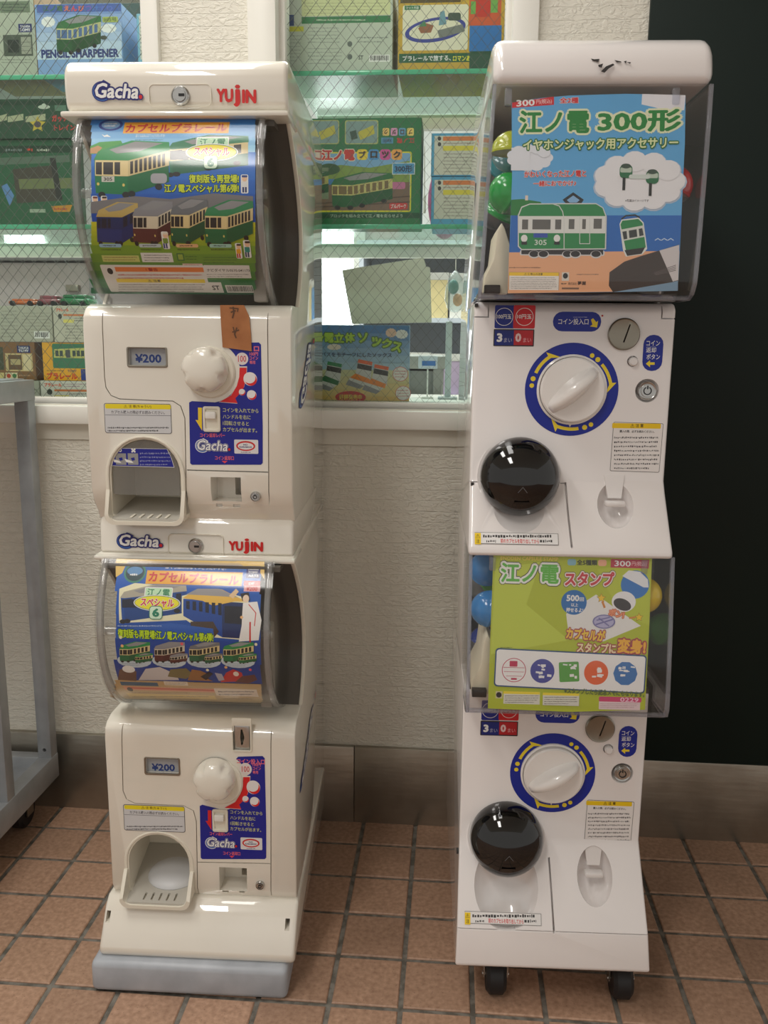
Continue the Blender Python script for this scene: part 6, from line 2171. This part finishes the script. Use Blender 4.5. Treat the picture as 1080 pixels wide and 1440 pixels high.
# blank sheet taped inside the glass
bm = bmesh.new()
sp_ = [(481, 380), (489, 378.5), (596, 362), (599, 375), (605, 376), (607, 453.5), (495, 455.5)]
ctr = W.at(545, 415, .044)
add_prism(bm, [W.at(x, y, .0435) - ctr for x, y in sp_], Vector((0, .0006, 0)))
M_SHEET = mat('grey_paper', C(232, 233, 222), rough=.7)
_tl = nd(M_SHEET, 'ShaderNodeBsdfTranslucent')
_tl.inputs[0].default_value = C(236, 238, 226)
_ms = nd(M_SHEET, 'ShaderNodeMixShader')
_ms.inputs[0].default_value = .5
lk(M_SHEET, bsdf(M_SHEET).outputs[0], _ms.inputs[1])
lk(M_SHEET, _tl.outputs[0], _ms.inputs[2])
lk(M_SHEET, _ms.outputs[0], M_SHEET.node_tree.nodes['Material Output'].inputs[0])
tag(obj('paper_sheet', bm, M_SHEET, origin=None), 'blank grey paper sheet taped inside the wired glass', 'paper').location = ctr

# white cord hanging by the boxes
cpts = [W.at(597, y, .105) for y in (205, 235, 262, 300)]
co = thing('price_strip', 'thin white hanging strip between the green block box and the striped boxes', 'strip', cpts[-1])
bm = tube([p - cpts[-1] for p in cpts], .0011, 6)
obj('strip_line', bm, mat('white_cord', C(230, 230, 225), rough=.4), co)
obj('strip_weight', lathe([(0, 0), (.0022, .001), (.0022, .03), (0, .032)], 10, (0, 0, .0), 'Z'), mat('white_cord', C(230, 230, 225)), co)

# ---- farther back in the shop
DW = mat('daylight_door', C(240, 245, 250), emit=(.95, .98, 1), es=5.5)
a, b = W.at(449, 462, 3.19), W.at(499, 318, 3.19)
dr_ = thing('door_1', None, None, (a.x, 3.19, 0))
tag(dr_, kind='structure')
obj('daylight_pane', box(0, b.x - a.x, -.01, 0, .35, b.z), DW, dr_)
obj('door_frame', box(-.06, 0, -.05, 0, 0, b.z + .06), M_TRIM, dr_); obj('door_frame', box(b.x - a.x, b.x - a.x + .06, -.05, 0, 0, b.z + .06), M_TRIM, dr_); obj('door_frame', box(0, b.x - a.x, -.05, 0, b.z, b.z + .06), M_TRIM, dr_); obj('door_panel', box(0, b.x - a.x, -.05, 0, 0, .35), M_TRIM, dr_)
a, b = W.at(8, 347, 3.19), W.at(62, 331, 3.19)
wn = thing('window_3', None, None, (a.x, 3.19, a.z))
tag(wn, kind='structure')
obj('daylight_pane', box(0, b.x - a.x, -.01, 0, 0, (b.z - a.z)), DW, wn)
obj('window_frame', box(-.04, b.x - a.x + .04, -.03, 0, -.05, 0), M_TRIM, wn); obj('window_frame', box(-.04, b.x - a.x + .04, -.03, 0, b.z - a.z, b.z - a.z + .05), M_TRIM, wn)


def stand(name, label, cat, px0, py0, px1, y, depth, col, shelves=0, panel=None):
    """floor-standing unit whose front top edge shows at pixel row py0"""
    p, q = W.at(px0, py0, y), W.at(px1, py0, y)
    t = thing(name, label, cat, ((p.x + q.x) / 2, y, 0))
    w, h = (q.x - p.x) / 2, p.z
    m = mat('unit_' + '_'.join(str(int(v * 99)) for v in col[:3]), col, rough=.45)
    obj('top', box(-w - .01, w + .01, -.01, depth, h - .03, h, .004), m, t)
    obj('side', box(-w, -w + .02, 0, depth, 0, h - .03), m, t)
    obj('side', box(w - .02, w, 0, depth, 0, h - .03), m, t)
    obj('back', box(-w + .02, w - .02, depth - .02, depth, 0, h - .03), m, t)
    if panel:
        obj('front_panel', box(-w + .02, w - .02, .01, .03, 0, h - .035), panel, t)
        obj('handle', box(w - .09, w - .05, -.012, .01, h - .12, h - .10, .003), M_DKMETAL, t)
    for i in range(shelves):
        zz = h * (i + 1) / (shelves + 1)
        obj('shelf_board', box(-w + .02, w - .02, .01, depth - .02, zz - .01, zz + .01), m, t)
    return t, h, w


stand('display_cabinet', 'grey cabinet with a dark handle, behind the sock box', 'cabinet', 560, 500, 622, .52, .35, C(150, 152, 146), 0, mat('cabinet_front', C(140, 143, 138), rough=.4))
st, h_, w_ = stand('display_table', 'low grey display table behind the left window', 'table', -40, 352, 132, 1.1, .5, C(125, 124, 124), 1, mat('table_front', C(170, 160, 158), rough=.5))
st2, h2_, w2_ = stand('display_rack', 'pale shelf rack far back in the shop', 'rack', 505, 338, 690, 2.4, .4, C(200, 205, 215), 3)
rng = random.Random(5)
for i, (c, nm) in enumerate(((C(205, 60, 80), 'red'), (C(70, 140, 190), 'blue'), (C(60, 140, 110), 'teal green'), (C(225, 205, 150), 'cream'), (C(178, 158, 182), 'lilac'), (C(230, 225, 215), 'white'))):
    x = st2.location.x - w2_ + .1 + i * (2 * w2_ - .2) / 5
    zs_ = h2_ * (2 + (i % 2)) / 4 + .0105
    t = thing('gift_box', '%s gift box on the pale rack far back in the shop' % nm, 'box', (x, 2.52, zs_), 0, 'gift boxes on the far rack')
    hh = rng.uniform(.12, .2)
    m = mat('gift_' + nm.replace(' ', '_'), c, rough=.4)
    obj('carton', box(-.07, .07, -.06, .06, 0, hh, .002), m, t)
    obj('lid', box(-.073, .073, -.063, .063, hh - .03, hh + .002, .002), mat('gift_lid', C(225, 222, 215), rough=.5), t)
# plastic bag and pale post
pb = W.at(640, 410, .45)
t = thing('plastic_bag', 'clear plastic bag of teal and orange toys hanging behind the glass', 'bag', pb)
bm = ellipsoid((0, 0, 0), .022, .02, .045, None, 20, 14)
for v in bm.verts:
    v.co.x *= 1 - .25 * v.co.z / .045 + .08 * math.sin(v.co.z * 300)
obj('bag_film', bm, clear('bag_film', (.85, .9, .9), 1.4, .1, 1.5, .2, (.8, .85, .85)), t)
obj('toy', ellipsoid((-.004, 0, .01), .012, .012, .016, None, 16, 10), mat('bag_teal', C(40, 130, 115), rough=.3), t)
obj('toy', ellipsoid((.006, -.004, -.018), .011, .011, .014, None, 16, 10), mat('bag_orange', C(220, 150, 70), rough=.3), t)
obj('hang_cord', tube([(0, 0, .04), (0, 0, .28)], .0012, 6), M_TRIM, t)
pp = W.at(629, 571, .30)
t = thing('display_post', 'pale grey upright post beside the grey cabinet', 'post', (pp.x, .30, CZ))
obj('upright', box(-.0065, .0065, -.006, .006, .004, W.at(629, 452, .30).z - CZ, .001), mat('pale_post', C(190, 200, 200), rough=.35), t)
obj('foot', box(-.02, .02, -.02, .02, 0, .005, .001), mat('pale_post', C(190, 200, 200)), t)
pc = W.at(602, 491, .30)
t = thing('price_card', 'small blue and white price card in front of the grey cabinet', 'card', (pc.x, .30, CZ))
obj('card', box(-.02, .02, 0, .002, .062, .088), mat('card_white', C(215, 220, 228), rough=.5), t)
obj('card_band', box(-.012, .016, -.0006, 0, .068, .078), mat('card_blue', C(70, 120, 190), rough=.5), t)
obj('card_stem', box(-.0015, .0015, 0, .002, .004, .064), M_TRIM, t); obj('card_foot', box(-.012, .012, -.01, .012, 0, .004), M_TRIM, t)
# pink stuffed toy behind the small striped boxes
pk = W.at(628, 182, .33)
t = thing('plush_toy', 'pink plush ball with small ears behind the striped boxes', 'toy', (pk.x, .33, SH2))
mp_ = mat('pink_plush', C(205, 95, 150), rough=.8)
obj('plush_body', ellipsoid((0, 0, .075), .035, .035, .075, None, 20, 14), mp_, t)
obj('plush_head', ellipsoid((0, -.005, .165), .03, .03, .028, None, 20, 14), mp_, t)
for s in (-1, 1):
    obj('plush_ear', ellipsoid((s * .018, 0, .190), .009, .007, .011, None, 14, 10), mp_, t)
